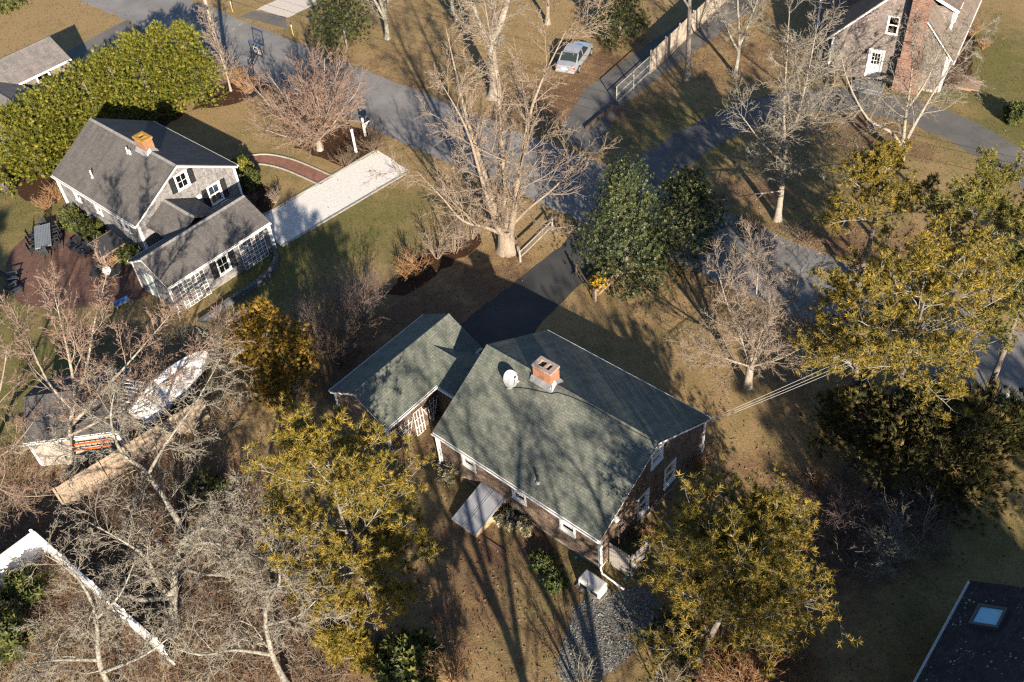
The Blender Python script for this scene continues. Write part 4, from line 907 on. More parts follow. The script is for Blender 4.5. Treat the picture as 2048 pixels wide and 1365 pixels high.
# dining table and chairs on the patio
tc_ = Vector((-30.62, 54.38, 0)); ta = math.radians(-73)
tb = empty('dining_table', tc_, ta, 'long blue-grey slatted dining table on the brick patio', 'table'); bluegrey = mat('blue_grey_slats', [(.3, (.15, .18, .21)), (.7, (.22, .25, .28))], 5, .6)
for i in range(10): MB().box((-1.25, -.52 + .105 * i, .72), (1.25, -.52 + .105 * i + .09, .755)).build('slat', bluegrey, tb)
for x in (-1.27, 1.25): MB().box((x, -.53, .70), (x + .06, .53, .758)).build('end_board', bluegrey, tb)
for x in (-1.15, 1.15):
    for y in (-.45, .45): MB().box((x - .035, y - .035, 0), (x + .035, y + .035, .72)).build('leg', dark_slat, tb)
def dining_chair(loc, rz, label, src=[None]):
    if src[0] is None:
        t = empty('dining_chair', loc, rz, label, 'chair', 'dark chairs around the patio table')
        for i in range(5): MB().box((-.22, -.21 + .088 * i, .42), (.22, -.21 + .088 * i + .075, .445)).build('seat_slat', dark_slat, t)
        for x in (-.2, .2):
            for y in (-.2, .2): MB().box((x - .02, y - .02, 0), (x + .02, y + .02, .44 if x > 0 else .98)).build('leg', dark_slat, t)
            MB().box((-.22, x * 1.2 - .025, .62), (.22, x * 1.2 + .025, .645)).build('arm', dark_slat, t)
        for i in range(5): MB().box((-.225, -.18 + .082 * i, .46), (-.205, -.18 + .082 * i + .05, .95)).build('back_slat', dark_slat, t)
        MB().box((-.23, -.22, .93), (-.2, .22, .98)).build('top_rail', dark_slat, t); src[0] = t; return t
    return copy_tree(src[0], loc, rz, label)
def copy_tree(o, loc, rz, label):
    c = o.copy(); COL.objects.link(c); c.location = loc; c.rotation_euler = (0, 0, rz); c['label'] = label
    for ch in o.children:
        d = ch.copy(); COL.objects.link(d); d.parent = c
        for g in ch.children: e = g.copy(); COL.objects.link(e); e.parent = d
    return c
Rt = Matrix.Rotation(ta, 3, 'Z')
for i, x in enumerate((-.8, 0, .8)):
    w_ = ('nearest the house end', 'in the middle', 'nearest the bare tree')[i]
    dining_chair(tc_ + Rt @ Vector((x, -.82, 0)), ta + math.pi / 2, 'dark slatted chair on the lawn side of the patio table, ' + w_)
    dining_chair(tc_ + Rt @ Vector((x, .82, 0)), ta - math.pi / 2, 'dark slatted chair on the house side of the patio table, ' + w_)
dining_chair(tc_ + Rt @ Vector((1.62, 0, 0)), ta + math.pi, 'dark slatted chair at the near end of the patio table'); dining_chair(tc_ + Rt @ Vector((-1.62, 0, 0)), ta, 'dark slatted chair at the far end of the patio table')
def adirondack(loc, rz, label, src=[None]):
    if src[0] is None:
        t = empty('adirondack_chair', loc, rz, label, 'chair', 'dark adirondack chairs on the patio')
        for i in range(6): MB().bar((-.15, -.25 + .1 * i, .2), (.32, -.25 + .1 * i, .36), .085, .02).build('seat_slat', dark_slat, t)
        for i in range(7):
            a = (i - 3) * .075; MB().bar((-.12, a * .85, .2), (-.52, a * 1.35, 1.0 - abs(i - 3) * .035), .07, .02, (1, 0, .4)).build('back_slat', dark_slat, t)
        for y in (-.36, .36):
            MB().bar((-.42, y, .56), (.42, y, .56), .13, .025).build('arm', mat('blue_black_paint', [(0, (.018, .035, .055)), (1, (.03, .05, .075))], 3, .5), t); MB().box((.26, y * .9 - .03, 0), (.34, y * .9 + .03, .55)).build('leg', dark_slat, t); MB().bar((-.55, y * .85, .03), (.3, y * .85, .36), .03, .09).build('runner', dark_slat, t)
        src[0] = t; return t
    return copy_tree(src[0], loc, rz, label)
adirondack((-28.35, 53.45, 0), math.radians(-125), 'dark adirondack chair on the patio nearer the dining table'); adirondack((-27.55, 52.75, 0), math.radians(-130), 'dark adirondack chair on the patio nearer the black lean-to roof')
adirondack((-31.75, 50.7, 0), math.radians(15), 'dark adirondack chair at the patio edge, upper of the left pair'); adirondack((-31.3, 49.5, 0), math.radians(40), 'dark adirondack chair at the patio edge, lower of the left pair')
def lounger(loc, rz, label, src=[None]):
    if src[0] is None:
        t = empty('chaise_lounge', loc, rz, label, 'lounger', 'dark slatted loungers on the patio')
        for y in (-.3, .3): MB().box((-.35, y - .025, .28), (1.2, y + .025, .34)).build('frame', dark_slat, t)
        for i in range(17): MB().box((-.3 + .088 * i, -.3, .34), (-.3 + .088 * i + .07, .3, .36)).build('seat_slat', dark_slat, t)
        for i in range(9):
            x = -.34 - .075 * i; z = .36 + .055 * i; MB().bar((x, -.3, z), (x, .3, z), .06, .02, (.6, 0, .8)).build('back_slat', dark_slat, t)
        for x in (-.2, 1.1):
            for y in (-.3, .3): MB().box((x - .03, y - .03, 0), (x + .03, y + .03, .3)).build('leg', dark_slat, t)
        src[0] = t; return t
    return copy_tree(src[0], loc, rz, label)
lounger((-26.3, 51.15, 0), math.radians(-92), 'dark slatted chaise lounge left of the white drum stool'); lounger((-24.95, 50.95, 0), math.radians(-92), 'dark slatted chaise lounge right of the white drum stool')
ds = empty('drum_stool', (-25.6, 50.6, 0), 0, 'white pierced drum stool between the two loungers', 'stool'); MB().lathe([(.2, 0), (.27, .1), (.29, .25), (.27, .4), (.2, .48)], 18).build('body', W_, ds, smooth=True); MB().lathe([(.2, .48), (.21, .5), (.0, .52)], 18).build('top', W_, ds)
for i in range(6): MB().lathe([(.04, 0), (.035, .02)], 8, Matrix.Rotation(i * math.pi / 3, 4, 'Z') @ Matrix.Translation((.275, 0, .27)) @ Matrix.Rotation(math.pi / 2, 4, 'Y')).build('hole', black_paint, ds)
bb = empty('garden_urn', (-27.35, 55.1, 0), 0, 'wide white garden urn among shrubs by the house wall', 'urn'); MB().lathe([(.22, 0), (.2, .06), (.1, .14), (.14, .24), (.36, .42), (.42, .55), (.44, .58), (.38, .58), (.3, .48)], 20).build('bowl', W_, bb, smooth=True); MB().lathe([(.34, .5), (.0, .505)], 14).build('soil', mulch, bb)
ac = empty('air_conditioner', (-27.6, 56.35, 0), lyaw, 'grey air conditioner unit against the grey house wall', 'air conditioner'); MB().box((-.42, -.42, .06), (.42, .42, .8)).build('case', mat('ac_grey', [(0, (.28, .29, .29)), (1, (.34, .35, .35))], 2, .5), ac, bevel=.03); MB().lathe([(.34, .8), (.34, .83), (.3, .835), (.0, .82)], 18).build('fan_grille', dark_metal, ac); MB().box((-.5, -.5, 0), (.5, .5, .06)).build('pad', MATS['concrete'], ac)
# black lean-to roof over firewood
lt = empty('firewood_shelter', px(220, 505), lyaw, 'wood-framed shelter with a sloping black roof by the house wall', 'shelter'); lt.location = (-25.35, 51.45, 0); lt.scale = (.74, .74, .86)
lt.rotation_euler = (0, 0, math.radians(46)); wf_ = wood_tan
for x in (-.9, 1.0):
    for y, h in ((-.6, 1.75), (.65, 2.2)): MB().box((x - .05, y - .05, 0), (x + .05, y + .05, h)).build('post', wf_, lt)
Rm = Matrix.Translation((0, 0, 1.98)) @ Matrix.Rotation(math.radians(19), 4, 'X'); MB().box((-1.15, -.85, 0), (1.25, .9, .05), Rm).build('roof', mat('tar_paper', [(.3, (.022, .024, .028)), (.7, (.04, .042, .047))], 4, .8), lt)
for y in (-.86, .9): MB().box((-1.16, y, -.1), (1.26, y + .03, .045), Rm).build('fascia', wf_, lt)
for r in range(5):
    for i in range(9):
        lo_ = MB(); lo_.tube([(-.8 + .2 * i + (.1 if r % 2 else 0), -.45, .2 + .17 * r), (-.8 + .2 * i + (.1 if r % 2 else 0), .45, .2 + .17 * r)], .085, 7); lo_.build('log', mat('split_log', [(.3, (.20, .11, .06)), (.7, (.36, .22, .13))], 6, .9), lt)

# posts, hoop, poles, wires by the road
lp = empty('lamp_post', (-10.0, 62.0, 0), 0, 'white square garden post standing in dark mulch by the shell driveway', 'post')
MB().box((-.075, -.075, 0), (.075, .075, 1.78)).build('shaft', W_, lp); MB().box((-.1, -.1, 0), (.1, .1, .22)).build('plinth', W_, lp); MB().lathe([(.14, 1.78), (.14, 1.83), (.03, 1.93)], 4, Matrix.Rotation(math.pi / 4, 4, 'Z')).build('cap', W_, lp)
mbx = empty('mailbox', (-9.4, 64.0, 0), math.radians(46), 'white post with bracket carrying a dark mailbox at the roadside', 'mailbox'); MB().box((-.06, -.06, 0), (.06, .06, 1.5)).build('post', W_, mbx); MB().box((.05, -.04, .95), (.6, .04, 1.03)).build('arm', W_, mbx); MB().bar((.06, 0, .6), (.45, 0, .96), .06).build('brace', W_, mbx)
m_ = MB(); m_.tube([(.05, 0, 1.16), (.62, 0, 1.16)], .13, 12); m_.build('box', black_paint, mbx); MB().box((.2, .125, 1.1), (.22, .14, 1.3)).build('flag', mat('red_plastic', [(0, (.5, .03, .02)), (1, (.5, .03, .02))], 1, .5), mbx)
hp = empty('basketball_hoop', (-18.45, 71.85, 0), math.atan2(ST_N.y, ST_N.x), 'portable basketball hoop with clear backboard at the road edge', 'basketball hoop')
MB().box((-.9, -.4, 0), (.2, .4, .2)).build('base', black_paint, hp, bevel=.04); MB().tube([(-.2, 0, .15), (0, 0, 1.4), (.02, 0, 2.9)], .05, 8).build('pole', black_paint, hp)
for y in (-.25, .25): MB().bar((.0, y * .4, 2.6), (.95, y, 3.2), .05).build('arm', black_paint, hp); MB().bar((.0, y * .4, 2.0), (.95, y, 2.95), .05).build('arm', black_paint, hp)
bl_ = mat('blue_rim_paint', [(0, (.04, .10, .25)), (1, (.06, .13, .3))], 2, .4)
for lo, hi in (((.95, -.7, 2.85), (1.0, .7, 2.91)), ((.95, -.7, 3.86), (1.0, .7, 3.92)), ((.95, -.7, 2.91), (1.0, -.64, 3.86)), ((.95, .64, 2.91), (1.0, .7, 3.86))): MB().box(lo, hi).build('backboard_frame', bl_ if lo[2] > 3.8 else black_paint, hp)
MB().box((.965, -.64, 2.91), (.975, .64, 3.86)).build('backboard', clear_mat(), hp)
mb = MB(); y0, y1, z0, z1 = -.3, .3, 3.1, 3.52
for lo, hi in (((.98, y0, z0), (.985, y1, z0 + .05)), ((.98, y0, z1 - .05), (.985, y1, z1)), ((.98, y0, z0 + .05), (.985, y0 + .05, z1 - .05)), ((.98, y1 - .05, z0 + .05), (.985, y1, z1 - .05))): mb.box(lo, hi)
mb.build('target_square', W_, hp)
mb = MB(); mb.tube([(1.27 + .23 * math.cos(a * math.pi / 9), .23 * math.sin(a * math.pi / 9), 3.05) for a in range(19)], .013, 6, False); mb.box((1.0, -.06, 3.0), (1.05, .06, 3.1)); mb.build('rim', orange, hp)
mb = MB()
for i in range(12):
    a = i * math.pi / 6
    for s in (-1, 1): mb.tube([(1.27 + .23 * math.cos(a), .23 * math.sin(a), 3.04), (1.27 + .13 * math.cos(a + s * .5), .13 * math.sin(a + s * .5), 2.65)], .008, 3, False)
mb.build('net', W_, hp)
pole_m = mat('pole_wood', [(.3, (.26, .22, .18)), (.7, (.40, .36, .31))], 3, .9, stretch=(1, 1, .1))
def utility_pole(loc, h, label, arm=True):
    t = empty('utility_pole', loc, math.atan2(ST_N.y, ST_N.x), label, 'utility pole', 'utility poles along the road'); MB().tube([(0, 0, -.2), (0, 0, h * .5), (0, 0, h)], [.17, .145, .115], 10).build('pole', pole_m, t)
    if arm:
        MB().box((-1.1, -.16, h - .75), (1.1, -.07, h - .62)).build('crossarm', pole_m, t)
        for x in (-1.0, -.4, .4, 1.0): MB().lathe([(.03, 0), (.05, .04), (.03, .1), (.045, .14), (.02, .18)], 8, Matrix.Translation((x, -.11, h - .62))).build('insulator', mat('porcelain', [(0, (.3, .3, .32)), (1, (.35, .35, .36))], 2, .3), t)
    return t
p1 = px(453, 145); utility_pole(p1, 10.5, 'grey wooden utility pole beside the evergreen hedge, top left'); u1 = p1.dot(ST_U); n1 = p1.dot(ST_N)
p2 = Vector((29.9, 36.7, 0)); utility_pole((p2.x, p2.y, 0), 10.5, 'wooden utility pole by the road beyond the large pines')
p0_ = st(u1 - 45, n1); utility_pole((p0_.x, p0_.y, 0), 10.5, 'wooden utility pole further up the road beyond the lawn')
def wire(a, b, sag, label, group, r=.014, m=black_paint):
    a, b = Vector(a), Vector(b); pts = [a.lerp(b, i / 16) - Vector((0, 0, sag * 4 * (i / 16) * (1 - i / 16))) for i in range(17)]
    tag(MB().tube(pts, r, 4, False).build('overhead_wire', m), label, 'wire', group)
aa = [p0_ + Vector((0, 0, 10)), p1 + Vector((0, 0, 10)), p2 + Vector((0, 0, 10))]
for k, (dn, dz, nm) in enumerate(((-1.0, 0, 'inner top'), (.4, 0, 'middle top'), (1.0, 0, 'outer top'), (0, -2.3, 'upper cable'), (.05, -3.0, 'lowest cable'))):
    o_ = ST_N * dn + Vector((0, 0, dz))
    wire(aa[1] + o_, aa[2] + o_, .7, 'thin overhead wire running along the road, ' + nm, 'wires along the road', .009 if k < 3 else .014)
    wire(aa[0] + o_, aa[1] + o_, .7, 'thin overhead wire leaving the top left pole up the road, ' + nm, 'wires along the road', .009 if k < 3 else .014)
hs = TM @ Vector((ML + .02, MW - .6, 3.15)); pale = mat('pale_cable', [(0, (.30, .30, .30)), (1, (.36, .36, .36))], 2, .5)
for k, (d, nm) in enumerate(((0, 'upper'), (.5, 'middle'), (.85, 'lower'))):
    wire(hs - Vector((0, 0, .12 * k)), p2 + Vector((-.2, -.1, 8.2 - d * 1.6)), .5, nm + ' service wire from the green-roofed house gable toward the pines', 'service wires to the house', .010, pale)
gy = empty('guy_wire', px(2026, 880), 0, 'guy wire with white guard tube at the right edge by the road', 'guy wire'); g0 = px(2026, 880); e_ = (p2 + Vector((0, 0, 8.5))) - g0
MB().tube([(0, 0, 0), tuple(e_)], .012, 5).build('cable', galv, gy); MB().tube([tuple(e_ * .01), tuple(e_ * .27)], .05, 8).build('guard', W_, gy)
mb2 = empty('mailbox', (24.75, 32.35, 0), math.radians(46), 'pale grey mailbox by the road at the right edge', 'mailbox'); MB().box((-.05, -.05, 0), (.05, .05, 1.05)).build('post', wood_grey, mb2); MB().tube([(-.3, 0, 1.2), (.3, 0, 1.2)], .14, 12).build('box', mat('ac_grey', 0), mb2) if False else MB().tube([(-.3, 0, 1.2), (.3, 0, 1.2)], .15, 12).build('box', mat('pale_grey_metal', [(0, (.5, .52, .52)), (1, (.56, .58, .58))], 2, .4), mb2)
for p, l in (((466, 25), 'thin yellow marker stake on the lawn beyond the road, left one'), ((587, 72), 'thin yellow marker stake on the lawn beyond the road, right one')):
    s_ = empty('marker_stake', px(*p), 0, l, 'stake', 'yellow marker stakes'); MB().tube([(0, 0, 0), (0, 0, 1.0)], .025, 6).build('rod', mat('yellow_plastic', [(0, (.6, .42, .06)), (1, (.65, .46, .08))], 2, .5), s_); MB().tube([(0, 0, .78), (0, 0, 1.02)], .03, 6).build('reflector', W_, s_)

# the silver car
car = empty('parked_car', (7.15, 71.8, 0), math.radians(63), 'silver sedan parked under bare branches beyond the road', 'car')
silver = mat('silver_paint', [(0, (.46, .50, .56)), (1, (.52, .56, .62))], 1, .25, metal=.5, spec=.6)
stn = [(-2.25, .70, .42, .78), (-2.15, .80, .30, .86), (-1.6, .86, .25, .92), (-.6, .88, .22, .90), (.6, .88, .22, .88), (1.3, .87, .24, .84), (1.9, .82, .28, .74), (2.2, .70, .36, .64), (2.28, .55, .42, .56)]; mb = MB(); rows = []
for x, w, z0, z1 in stn: rows.append([(x, -w * .9, z0), (x, -w, z0 + (z1 - z0) * .4), (x, -w * .96, z1 - .04), (x, -w * .82, z1), (x, 0, z1 + .03), (x, w * .82, z1), (x, w * .96, z1 - .04), (x, w, z0 + (z1 - z0) * .4), (x, w * .9, z0)])
for i in range(len(rows) - 1):
    for j in range(8): mb.face([rows[i][j], rows[i + 1][j], rows[i + 1][j + 1], rows[i][j + 1]][::-1])
    mb.face([rows[i][0], rows[i][8], rows[i + 1][8], rows[i + 1][0]])
mb.face(rows[0]); mb.face(rows[-1][::-1]); mb.build('body', silver, car)
mb = MB(); cab = [(-1.55, .72, .90), (-1.0, .66, 1.36), (-.3, .66, 1.43), (.3, .65, 1.41), (1.05, .72, .90)]
lo_ = [(-1.6, .76, .90), (-1.0, .80, .90), (-.3, .80, .90), (.3, .80, .90), (1.1, .76, .88)]
for i in range(4):
    for s in (-1, 1):
        A = [(lo_[i][0], s * lo_[i][1], lo_[i][2]), (lo_[i + 1][0], s * lo_[i + 1][1], lo_[i + 1][2]), (cab[i + 1][0], s * cab[i + 1][1], cab[i + 1][2]), (cab[i][0], s * cab[i][1], cab[i][2])]; mb.face(A if s < 0 else A[::-1])
cgl = mat('tinted_glass', [(0, (.02, .03, .03)), (1, (.03, .04, .04))], 1, .08, spec=.8)
mb.face([(cab[0][0], -.72, .9), (cab[1][0], -.66, 1.36), (cab[1][0], .66, 1.36), (cab[0][0], .72, .9)][::-1]); mb.face([(cab[4][0], -.72, .9), (cab[3][0], -.65, 1.41), (cab[3][0], .65, 1.41), (cab[4][0], .72, .9)]); mb.build('side_glass', cgl, car)
mb = MB()
for i in range(1, 3): mb.face([(cab[i][0], -cab[i][1], cab[i][2] + .01), (cab[i + 1][0], -cab[i + 1][1], cab[i + 1][2] + .01), (cab[i + 1][0], cab[i + 1][1], cab[i + 1][2] + .01), (cab[i][0], cab[i][1], cab[i][2] + .01)])
for s in (-1, 1): mb.bar((-1.58, s * .74, .9), (-1.0, s * .67, 1.37), .09, .05); mb.bar((1.08, s * .74, .88), (.3, s * .66, 1.42), .07, .05); mb.bar((-.3, s * .80, .9), (-.3, s * .67, 1.43), .06, .04)
mb.build('roof', silver, car)
for y in (-.62, .62): MB().box((-2.24, y - .17, .62), (-2.12, y + .17, .80)).build('tail_light', mat('tail_red', [(0, (.55, .04, .02)), (1, (.6, .08, .02))], 2, .3), car); MB().box((-2.25, y * .75 - .06, .64), (-2.13, y * .75 + .06, .76)).build('indicator', mat('amber', [(0, (.7, .30, .03)), (1, (.7, .3, .03))], 2, .3), car)
MB().box((-2.275, -.26, .60), (-2.24, .26, .74)).build('licence_plate', W_, car); MB().box((-2.33, -.78, .34), (-2.18, .78, .54)).build('rear_bumper', silver, car, bevel=.04)
for x in (-1.4, 1.4):
    for y in (-.8, .8):
        w_ = MB(); Wm = Matrix.Translation((x, y, .31)) @ Matrix.Rotation(math.pi / 2, 4, 'X'); w_.lathe([(.18, -.1), (.30, -.1), (.315, 0), (.30, .1), (.18, .1)], 18, Wm); wo = w_.build('wheel', black_paint, car); MB().lathe([(.2, -.102), (.19, .0), (.2, .102)], 14, Wm).build('rim', galv, wo)

# barbecue by the white door
gr_ = empty('barbecue_grill', TU @ Vector((4.55, -.75, 0)), uyaw, 'black barbecue grill beside the white door of the tall house', 'grill'); MB().tube([(-.35, 0, .95), (.35, 0, .95)], .26, 12).build('lid', black_paint, gr_); MB().box((-.36, -.24, .65), (.36, .24, .9)).build('firebox', dark_metal, gr_)
for x in (-.62, .62): MB().box((x - .22, -.22, .84), (x + .22, .22, .88)).build('shelf', wood_tan, gr_)
for x in (-.3, .3):
    for y in (-.2, .2): MB().box((x - .02, y - .02, 0), (x + .02, y + .02, .66)).build('leg', dark_metal, gr_)
# ------------------------------------------------------------------ vegetation
def norm(a): return a / np.maximum(np.linalg.norm(a, axis=-1, keepdims=True), 1e-9)

def grow(rs, start, d, length, r0, r1, seg, wob, trop, tvec=(0, 0, 1)):
    """N curved branches: points (N, seg+1, 3) and radii"""
    N = len(start); P = np.empty((N, seg + 1, 3)); P[:, 0] = start; d = norm(np.asarray(d, float)); st_ = (np.asarray(length) / seg)[:, None]; tv = np.array(tvec, float)
    for i in range(seg):
        d = norm(d + rs.normal(0, wob, (N, 3)) + trop * tv); P[:, i + 1] = P[:, i] + d * st_
    t = np.linspace(0, 1, seg + 1)[None]; Rr = np.asarray(r0)[:, None] * (1 - t) + np.asarray(r1)[:, None] * t
    return P, Rr

def spawn(rs, P, Rr, length, n, t0, t1, ang, angsd, ratio, rsd=.25, taper=.5, rfac=.62, flat=0.0, whorl=None):
    """n children a branch (n may be an array): start, direction, length, radius"""
    N, S, _ = P.shape; n = np.broadcast_to(np.asarray(n), (N,)).astype(int); idx = np.repeat(np.arange(N), n); K = len(idx)
    if K == 0: return np.zeros((0, 3)), np.zeros((0, 3)), np.zeros(0), np.zeros(0)
    first = np.concatenate([[0], np.cumsum(n)[:-1]]); order = np.arange(K) - np.repeat(first, n)
    t = t0 + (t1 - t0) * (order + rs.uniform(0, 1, K)) / np.maximum(n[idx], 1)
    f = t * (S - 1); i = np.minimum(f.astype(int), S - 2); w = (f - i)[:, None]
    st_ = P[idx, i] * (1 - w) + P[idx, i + 1] * w; tg = norm(P[idx, i + 1] - P[idx, i])
    rad = Rr[idx, i] * (1 - w[:, 0]) + Rr[idx, i + 1] * w[:, 0]
    rv = rs.normal(0, 1, (K, 3)); rv[:, 2] *= (1 - flat); pv = norm(rv - tg * (rv * tg).sum(1, keepdims=True))
    a = np.clip(rs.normal(ang, angsd, K), .08, 2.4)[:, None]; d = tg * np.cos(a) + pv * np.sin(a)
    L = length[idx] * ratio * (1 - taper * t) * np.clip(rs.normal(1, rsd, K), .4, 1.8)
    return st_, d, L, np.minimum(rad * rfac, rad)

def tubes(P, Rr, sides, tip=False):
    """vertices and triangles of all branches"""
    N, S, _ = P.shape
    if N == 0: return np.zeros((0, 3)), np.zeros((0, 3), int)
    tg = np.empty_like(P); tg[:, 1:-1] = P[:, 2:] - P[:, :-2]; tg[:, 0] = P[:, 1] - P[:, 0]; tg[:, -1] = P[:, -1] - P[:, -2]; tg = norm(tg)
    ref = np.where(np.abs(tg[:, :1, 2:3]) > .8, np.array([1.0, 0, 0]), np.array([0, 0, 1.0])); u = norm(ref - tg * (ref * tg).sum(-1, keepdims=True)); w = np.cross(tg, u)
    a = 2 * np.pi * np.arange(sides) / sides
    ring = P[:, :, None] + Rr[:, :, None, None] * (u[:, :, None] * np.cos(a)[:, None] + w[:, :, None] * np.sin(a)[:, None])
    if tip:      # the last ring closes to a point
        k = (S - 1) * sides + 1; V = np.concatenate([ring[:, :-1].reshape(N, -1, 3), P[:, -1:]], 1).reshape(-1, 3); b = (np.arange(N) * k)[:, None, None]; j = np.arange(sides)[None, None]; j2 = (j + 1) % sides; Fs = []
        if S > 2:
            i = np.arange(S - 2)[None, :, None] * sides; A = b + i + j; B = b + i + j2; Fs = [np.stack([A, B, B + sides], -1).reshape(-1, 3), np.stack([A, B + sides, A + sides], -1).reshape(-1, 3)]
        o = (S - 2) * sides; A = b + o + j; B = b + o + j2; Fs.append(np.stack([A, B, b + k - 1 + 0 * j], -1).reshape(-1, 3)); return V, np.concatenate(Fs)
    V = ring.reshape(-1, 3); b = (np.arange(N) * S * sides)[:, None, None]; i = np.arange(S - 1)[None, :, None] * sides; j = np.arange(sides)[None, None]; j2 = (j + 1) % sides
    A = b + i + j; B = b + i + j2; C = B + sides; D = A + sides
    return V, np.concatenate([np.stack([A, B, C], -1).reshape(-1, 3), np.stack([A, C, D], -1).reshape(-1, 3)])

def merge(parts):
    Vs, Fs, n = [], [], 0
    for V, F in parts:
        if len(V): Vs.append(V); Fs.append(F + n); n += len(V)
    return (np.concatenate(Vs), np.concatenate(Fs)) if Vs else (np.zeros((0, 3)), np.zeros((0, 3), int))

bark = {
 'tan': mat('tan_bark', [(.3, (.13, .105, .08)), (.55, (.27, .22, .17)), (.75, (.38, .32, .255))], 2.2, .95, .5, 14, fine=12, stretch=(1, 1, .35)),
 'grey': mat('lichen_bark', [(.34, (.085, .075, .062)), (.48, (.19, .175, .15)), (.62, (.33, .33, .28))], 4.5, .95, .5, 14, fine=10),
 'pale': mat('pale_bark', [(.3, (.15, .13, .105)), (.55, (.30, .265, .22)), (.75, (.42, .38, .325))], 2.5, .95, .4, 14, fine=10),
 'pine': mat('pine_bark', [(.3, (.10, .085, .075)), (.6, (.22, .19, .17)), (.8, (.33, .29, .26))], 3, .95, .8, 12, fine=14)}
twig = {
 'tan': mat('tan_twig', [(.3, (.17, .13, .10)), (.7, (.31, .25, .195))], 1.5, .9),
 'grey': mat('grey_twig', [(.3, (.13, .11, .09)), (.5, (.22, .20, .165)), (.75, (.33, .31, .26))], 1.5, .9),
 'red': mat('red_twig', [(.3, (.16, .105, .08)), (.7, (.29, .21, .165))], 1.5, .9),
 'purple': mat('purple_twig', [(.3, (.09, .065, .06)), (.7, (.19, .145, .135))], 1.5, .9),
 'orange': mat('orange_twig', [(.3, (.22, .12, .06)), (.7, (.36, .22, .12))], 1.5, .9),
 'brown': mat('brown_twig', [(.3, (.085, .06, .044)), (.7, (.20, .145, .105))], 1.5, .9)}

def bare_tree(base, label, seed, trunks, levels, bk='tan', tw='tan', name='bare_tree', cat='tree', group=None, rmin=.007, scale=1.0):
    """trunks: list of (points, r0, r1); levels: dicts n, t0, t1, ang, sd, ratio, seg, wob, trop, sides"""
    rs = np.random.RandomState(seed); t = empty(name, base, 0, label, cat, group); thick, thin = [], []
    TP = []; 
    for pts, r0, r1 in trunks:
        sp = np.array(smooth_line(pts, 4)); n = len(sp); f = np.linspace(0, 1, n); rr = r0 * (1 - f) + r1 * f
        if sp[0][2] < .1: rr = rr * (1 + .5 * np.exp(-sp[:, 2] / .35))
        thick.append(tubes(sp[None], rr[None], 9)); TP.append((sp, rr))
    S = 13; P = np.stack([np.stack([np.interp(np.linspace(0, 1, S), np.linspace(0, 1, len(sp)), sp[:, k]) for k in range(3)], 1) for sp, _ in TP])
    Rr = np.stack([np.interp(np.linspace(0, 1, S), np.linspace(0, 1, len(sp)), r) for sp, r in TP]); Ln = np.array([np.linalg.norm(np.diff(sp, axis=0), axis=1).sum() for sp, _ in TP])
    for k, lv in enumerate(levels):
        n = lv['n']
        if lv.get('perlen'): n = np.maximum(1, np.round(n * Ln * rs.uniform(.7, 1.3, len(Ln)))).astype(int)
        s, d, L, r = spawn(rs, P, Rr, Ln, n, lv.get('t0', .3), lv.get('t1', 1.0), lv.get('ang', .8), lv.get('sd', .25), lv.get('ratio', .6), taper=lv.get('taper', .5), rfac=lv.get('rfac', .6), flat=lv.get('flat', 0))
        if 'lift' in lv: d[:, 2] += lv['lift']
        if 'abs' in lv: L = L / np.repeat(Ln, np.broadcast_to(np.asarray(n), (len(Ln),))) / lv.get('ratio', .6) * lv['abs']
        L = np.maximum(L, .12); r = np.maximum(np.minimum(r, L * lv.get('thick', .022)), rmin * 1.3); last = k == len(levels) - 1
        P, Rr = grow(rs, s, d, L, r, np.maximum(r * .3, rmin * .9), lv.get('seg', 4), lv.get('wob', .12), lv.get('trop', .05)); Ln = L
        P[..., 2] = np.maximum(P[..., 2], .03); (thick if lv.get('thickpart') else thin).append(tubes(P, Rr, lv.get('sides', 3), not lv.get('thickpart')))
    V, F = merge(thick); np_mesh('trunk', V, F, bark[bk], t, smooth=True)
    V, F = merge(thin); np_mesh('crown', V, F, twig[tw], t)
    return t

# ---- evergreen foliage stamps
def stamp(rs, base_v, base_f, pos, size, dirs, tint_sd=.15, tint0=None, spin=True):
    """copies of a little shape (pointing along z) at pos, along dirs"""
    N = len(pos); z = norm(dirs); r = rs.normal(0, 1, (N, 3)); x = norm(r - z * (r * z).sum(1, keepdims=True)); y = np.cross(z, x)
    M = np.stack([x, y, z], -1) * np.asarray(size)[:, None, None]
    V = np.einsum('nij,kj->nki', M, base_v) + pos[:, None]; k = len(base_v)
    F = (base_f[None] + (np.arange(N) * k)[:, None, None]).reshape(-1, 3); t = (rs.uniform(0, 1, N) if tint0 is None else np.clip(tint0 + rs.normal(0, tint_sd, N), 0, 1))
    return V.reshape(-1, 3), F, np.repeat(t, len(base_f))
def tuft_shape(rs, n=9, w=.16, spread=.95, up=.15):
    V, F = [], []
    for i in range(n):
        a = 2 * math.pi * (i + rs.uniform(0, .8)) / n; el = rs.uniform(up, 1.45); L = rs.uniform(.75, 1.1)
        d = np.array([math.cos(a) * math.cos(el), math.sin(a) * math.cos(el), math.sin(el)]); s = norm(np.cross(d, rs.normal(0, 1, 3))) * w / 2; b = d * .04; k = len(V)
        V += [b - s, b + s, d * L]; F.append((k, k + 1, k + 2))
    return np.array(V), np.array(F)
def spray_shape(rs, n=6, w=.17):
    """flat scale-leaf spray: a fan of narrow lobes"""
    V, F = [], []
    for i in range(n):
        a = (i / (n - 1) - .5) * 1.7; L = 1.0 - .35 * abs(a); d = np.array([math.sin(a) * .8, rs.normal(0, .12), math.cos(a)]) * L; s = np.array([math.cos(a), rs.uniform(-.4, .4), -math.sin(a)]) * w / 2; m_ = d * .55; k = len(V)
        V += [d * .12 - s, d * .12 + s, d]; F.append((k, k + 1, k + 2))
    return np.array(V), np.array(F)
